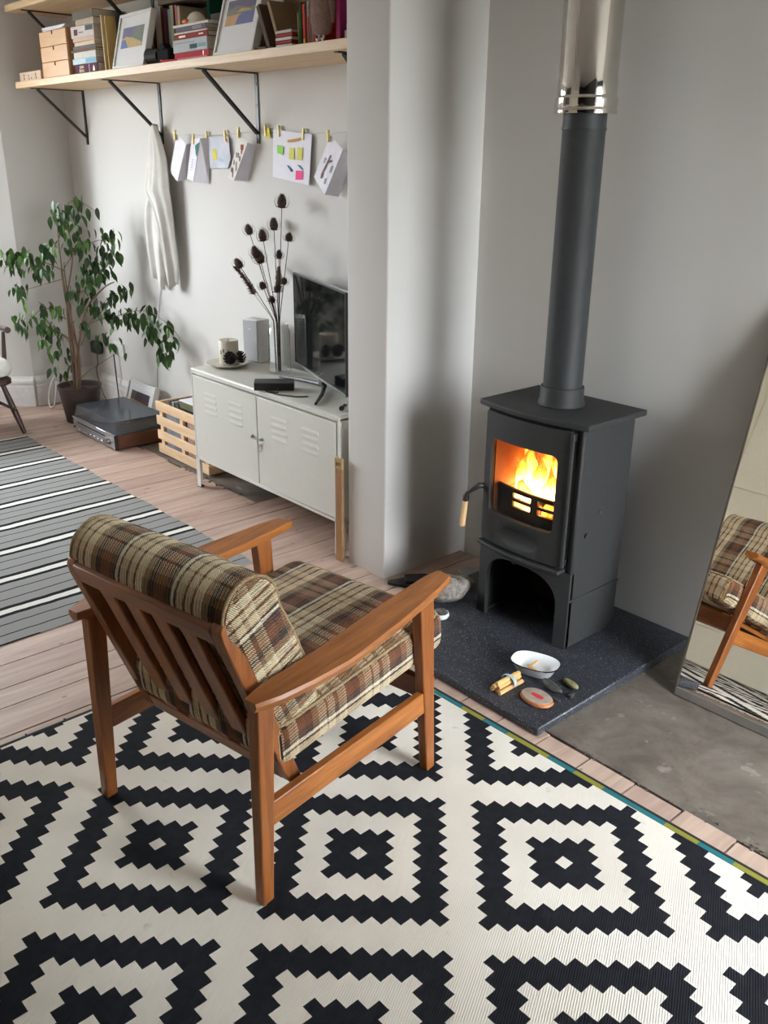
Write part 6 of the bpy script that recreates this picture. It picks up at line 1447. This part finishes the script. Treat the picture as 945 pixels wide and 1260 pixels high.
# ================================================================== CLOTH HANGING FROM THE SECOND BRACKET
def cloth():
    o = thing('hanging_cloth', 'cream linen cloth hanging in folds from the second shelf bracket', 'cloth', (-0.945, 0.43, 1.75))
    b = Vector((-0.945, 0.43, 1.75))
    def strip(name, rows, ph, nf, amp0, y0):
        """rows: z, x left, x right, y of the middle"""
        P = []
        for k in range(len(rows)-1):
            for j in range(5):
                t = j/5; P.append([rows[k][i]+(rows[k+1][i]-rows[k][i])*t for i in range(4)])
        P.append(list(rows[-1])); m = MB(); bm = m.bm; NX = 26; g = []
        for r, (z, x0, x1, ym) in enumerate(P):
            q = r/(len(P)-1); row = []
            for i in range(NX+1):
                u = i/NX; amp = amp0*min(1, 0.25+q*1.6)
                y = ym - amp*(math.sin(u*2*PI*nf+ph+1.3*q)+0.4*math.sin(u*2*PI*nf*2.3+ph*2-1.5*q)) - 0.010*math.sin(PI*u)
                tail = max(0, q-0.8)/0.2
                zz = z + tail*(0.035*(1-u) - 0.035*u)*(1 if ph < 1 else -0.6) + 0.006*math.sin(u*9)*tail
                row.append(bm.verts.new(Vector((x0+(x1-x0)*u, min(y, 0.449), zz))-b))
            g.append(row)
        for r in range(len(g)-1):
            for i in range(NX): bm.faces.new((g[r][i], g[r][i+1], g[r+1][i+1], g[r+1][i]))
        s = m.build(name, M_LINEN, o, 180); md = s.modifiers.new('thick', 'SOLIDIFY'); md.thickness = 0.003
    strip('rear_tail', [(1.775, -0.965, -0.925, .425), (1.70, -1.015, -0.90, .425), (1.58, -1.045, -0.88, .425), (1.42, -1.060, -0.88, .425), (1.32, -1.118, -0.90, .42), (1.24, -1.132, -0.92, .415), (1.10, -1.118, -0.945, .415), (0.98, -1.118, -0.955, .42), (0.90, -1.112, -0.985, .425)], 0.4, 1.2, 0.013, 0)
    strip('front_tail', [(1.775, -0.955, -0.915, .405), (1.70, -0.985, -0.865, .400), (1.60, -1.000, -0.815, .395), (1.50, -1.030, -0.795, .385), (1.43, -1.046, -0.787, .378), (1.36, -1.000, -0.785, .385), (1.25, -0.955, -0.783, .39), (1.10, -0.935, -0.780, .395), (1.0, -0.925, -0.782, .40), (0.90, -0.905, -0.800, .405)], 2.2, 1.35, 0.014, 0)
cloth()

# ================================================================== SOCKETS, LEADS
so = thing('wall_socket', 'white double wall socket behind the fig leaves', 'socket', (-1.745, YB, 0.395))
MB().boxr(-0.075, 0.075, -0.012, 0, -0.045, 0.045, 0.003).build('face_plate', M_WHITEP, so, 30)
MB().boxr(-0.065, -0.015, -0.05, -0.012, -0.025, 0.03, 0.006).build('white_plug', M_WHITEP, so, 30)
ad = thing('power_adapter', 'black power adapter plugged into the wall beside the pot', 'adapter', (-2.045, YB, 0.362))
MB().boxr(-0.050, 0.050, -0.055, 0, -0.040, 0.045, 0.010).build('adapter_body', M_BLACKP, ad, 30)
tag(MB().tube(smooth_path([(-2.045, YB-0.03, 0.32), (-2.05, YB-0.03, 0.25), (-2.06, YB-0.04, 0.20), (-2.0, YB-0.05, 0.10), (-1.9, YB-0.06, 0.02), (-1.8, YB-0.06, 0.006)], 5), 0.0035, 6).build('cable', M_BLACKP, None, 60), 'black lead hanging from the power adapter to the floor', 'cable')
tag(MB().tube(smooth_path([(-1.78, YB-0.03, 0.36), (-1.775, YB-0.03, 0.25), (-1.75, YB-0.04, 0.15), (-1.70, 0.40, 0.06), (-1.62, 0.36, 0.006)], 5), 0.0045, 6).build('cable', M_BLACKP, None, 60), 'thick black lead dropping from the wall socket behind the record player', 'cable')
tag(MB().tube(smooth_path([(-1.25, YB-0.004, 0.19), (-1.225, YB-0.004, 0.34), (-1.13, YB-0.004, 0.76), (-1.06, YB-0.004, 0.90)], 5), 0.0022, 5).build('cable', M_GREYP, None, 60), 'thin grey wire running up the wall to the hanging cloth', 'cable')
tag(MB().tube(smooth_path([(-1.98, 0.10, 0.24), (-2.02, 0.07, 0.16), (-2.06, 0.06, 0.06), (-2.03, 0.05, 0.006), (-1.96, 0.05, 0.03), (-1.97, 0.08, 0.12), (-1.99, 0.10, 0.18), (-1.93, 0.13, 0.10), (-1.92, 0.10, 0.008)], 6), 0.0055, 6).build('cable', M_WHITEP, None, 60), 'looped white cable on the floor left of the plant pot', 'cable')

# ================================================================== OLD ARMCHAIR AT THE LEFT EDGE
oc = thing('spindle_chair', 'dark wooden spindle armchair with a white seat cushion at the left edge', 'armchair', (-1.770, -0.625, 0.0), 0.0)
def ocp(p): return p
legs = [((0.17, 0.23, 0.33), (0.242, 0.305, 0.0)), ((0.17, -0.23, 0.33), (0.242, -0.305, 0.0)), ((-0.22, 0.20, 0.33), (-0.34, 0.28, 0.0)), ((-0.22, -0.20, 0.33), (-0.34, -0.28, 0.0))]
for a, b in legs:
    a = Vector(a); b = Vector(b); MB().tube([b, b.lerp(a, 0.35), b.lerp(a, 0.65), a], [0.012, 0.019, 0.018, 0.013], 12).build('leg', M_DARKW, oc, 60)
MB().rings([rring(hx_, hy_, 0.06, z, 5) for z, hx_, hy_ in ((0.315, 0.26, 0.26), (0.325, 0.275, 0.275), (0.352, 0.275, 0.275), (0.36, 0.265, 0.265))]).build('seat_frame', M_DARKW, oc, 40)
MB().rings([rring(hx_, hy_, 0.07, z, 6) for z, hx_, hy_ in ((0.361, 0.24, 0.24), (0.375, 0.27, 0.275), (0.41, 0.285, 0.29), (0.445, 0.278, 0.283), (0.468, 0.255, 0.26), (0.480, 0.18, 0.18))]).build('seat_cushion', M_WHITEFAB, oc, 80)
for s in (1, -1):
    arm = [(-0.28, s*0.262, 0.62), (-0.1, s*0.278, 0.632), (0.14, s*0.285, 0.640), (0.24, s*0.28, 0.646), (0.282, s*0.275, 0.646)]
    MB().tube(smooth_path(arm, 5), [0.013+0.006*(i/20) for i in range(21)], 10).build('armrest', M_DARKW, oc, 60)
    MB().tube([(0.175, s*0.25, 0.35), (0.18, s*0.268, 0.48), (0.185, s*0.280, 0.622)], [0.013, 0.014, 0.010], 10).build('arm_post', M_DARKW, oc, 60)
    MB().tube([(-0.25, s*0.22, 0.34), (-0.33, s*0.235, 0.72), (-0.37, s*0.235, 0.98)], [0.014, 0.015, 0.011], 10).build('back_post', M_DARKW, oc, 60)
    a = Vector((0.27, s*0.265, 0.16)); b = Vector((-0.275, s*0.235, 0.16)); MB().tube([a, (a+b)/2, b], [0.008, 0.012, 0.008], 10).build('side_stretcher', M_DARKW, oc, 60)
MB().tube([(0, 0.25, 0.16), (0, 0, 0.16), (0, -0.25, 0.16)], [0.008, 0.012, 0.008], 10).build('cross_stretcher', M_DARKW, oc, 60)
MB().tube([(-0.37, -0.24, 0.96), (-0.385, 0, 0.975), (-0.37, 0.24, 0.96)], [0.014, 0.018, 0.014], 10).build('top_rail', M_DARKW, oc, 60)
for k in range(-2, 3): MB().tube([(-0.25, k*0.08, 0.35), (-0.375, k*0.085, 0.965)], 0.008, 8).build('back_spindle', M_DARKW, oc, 60)
for o in bpy.data.objects:
    if o.type == 'MESH' and o.parent is None and 'kind' not in o and 'label' not in o: print('UNLABELLED', o.name)
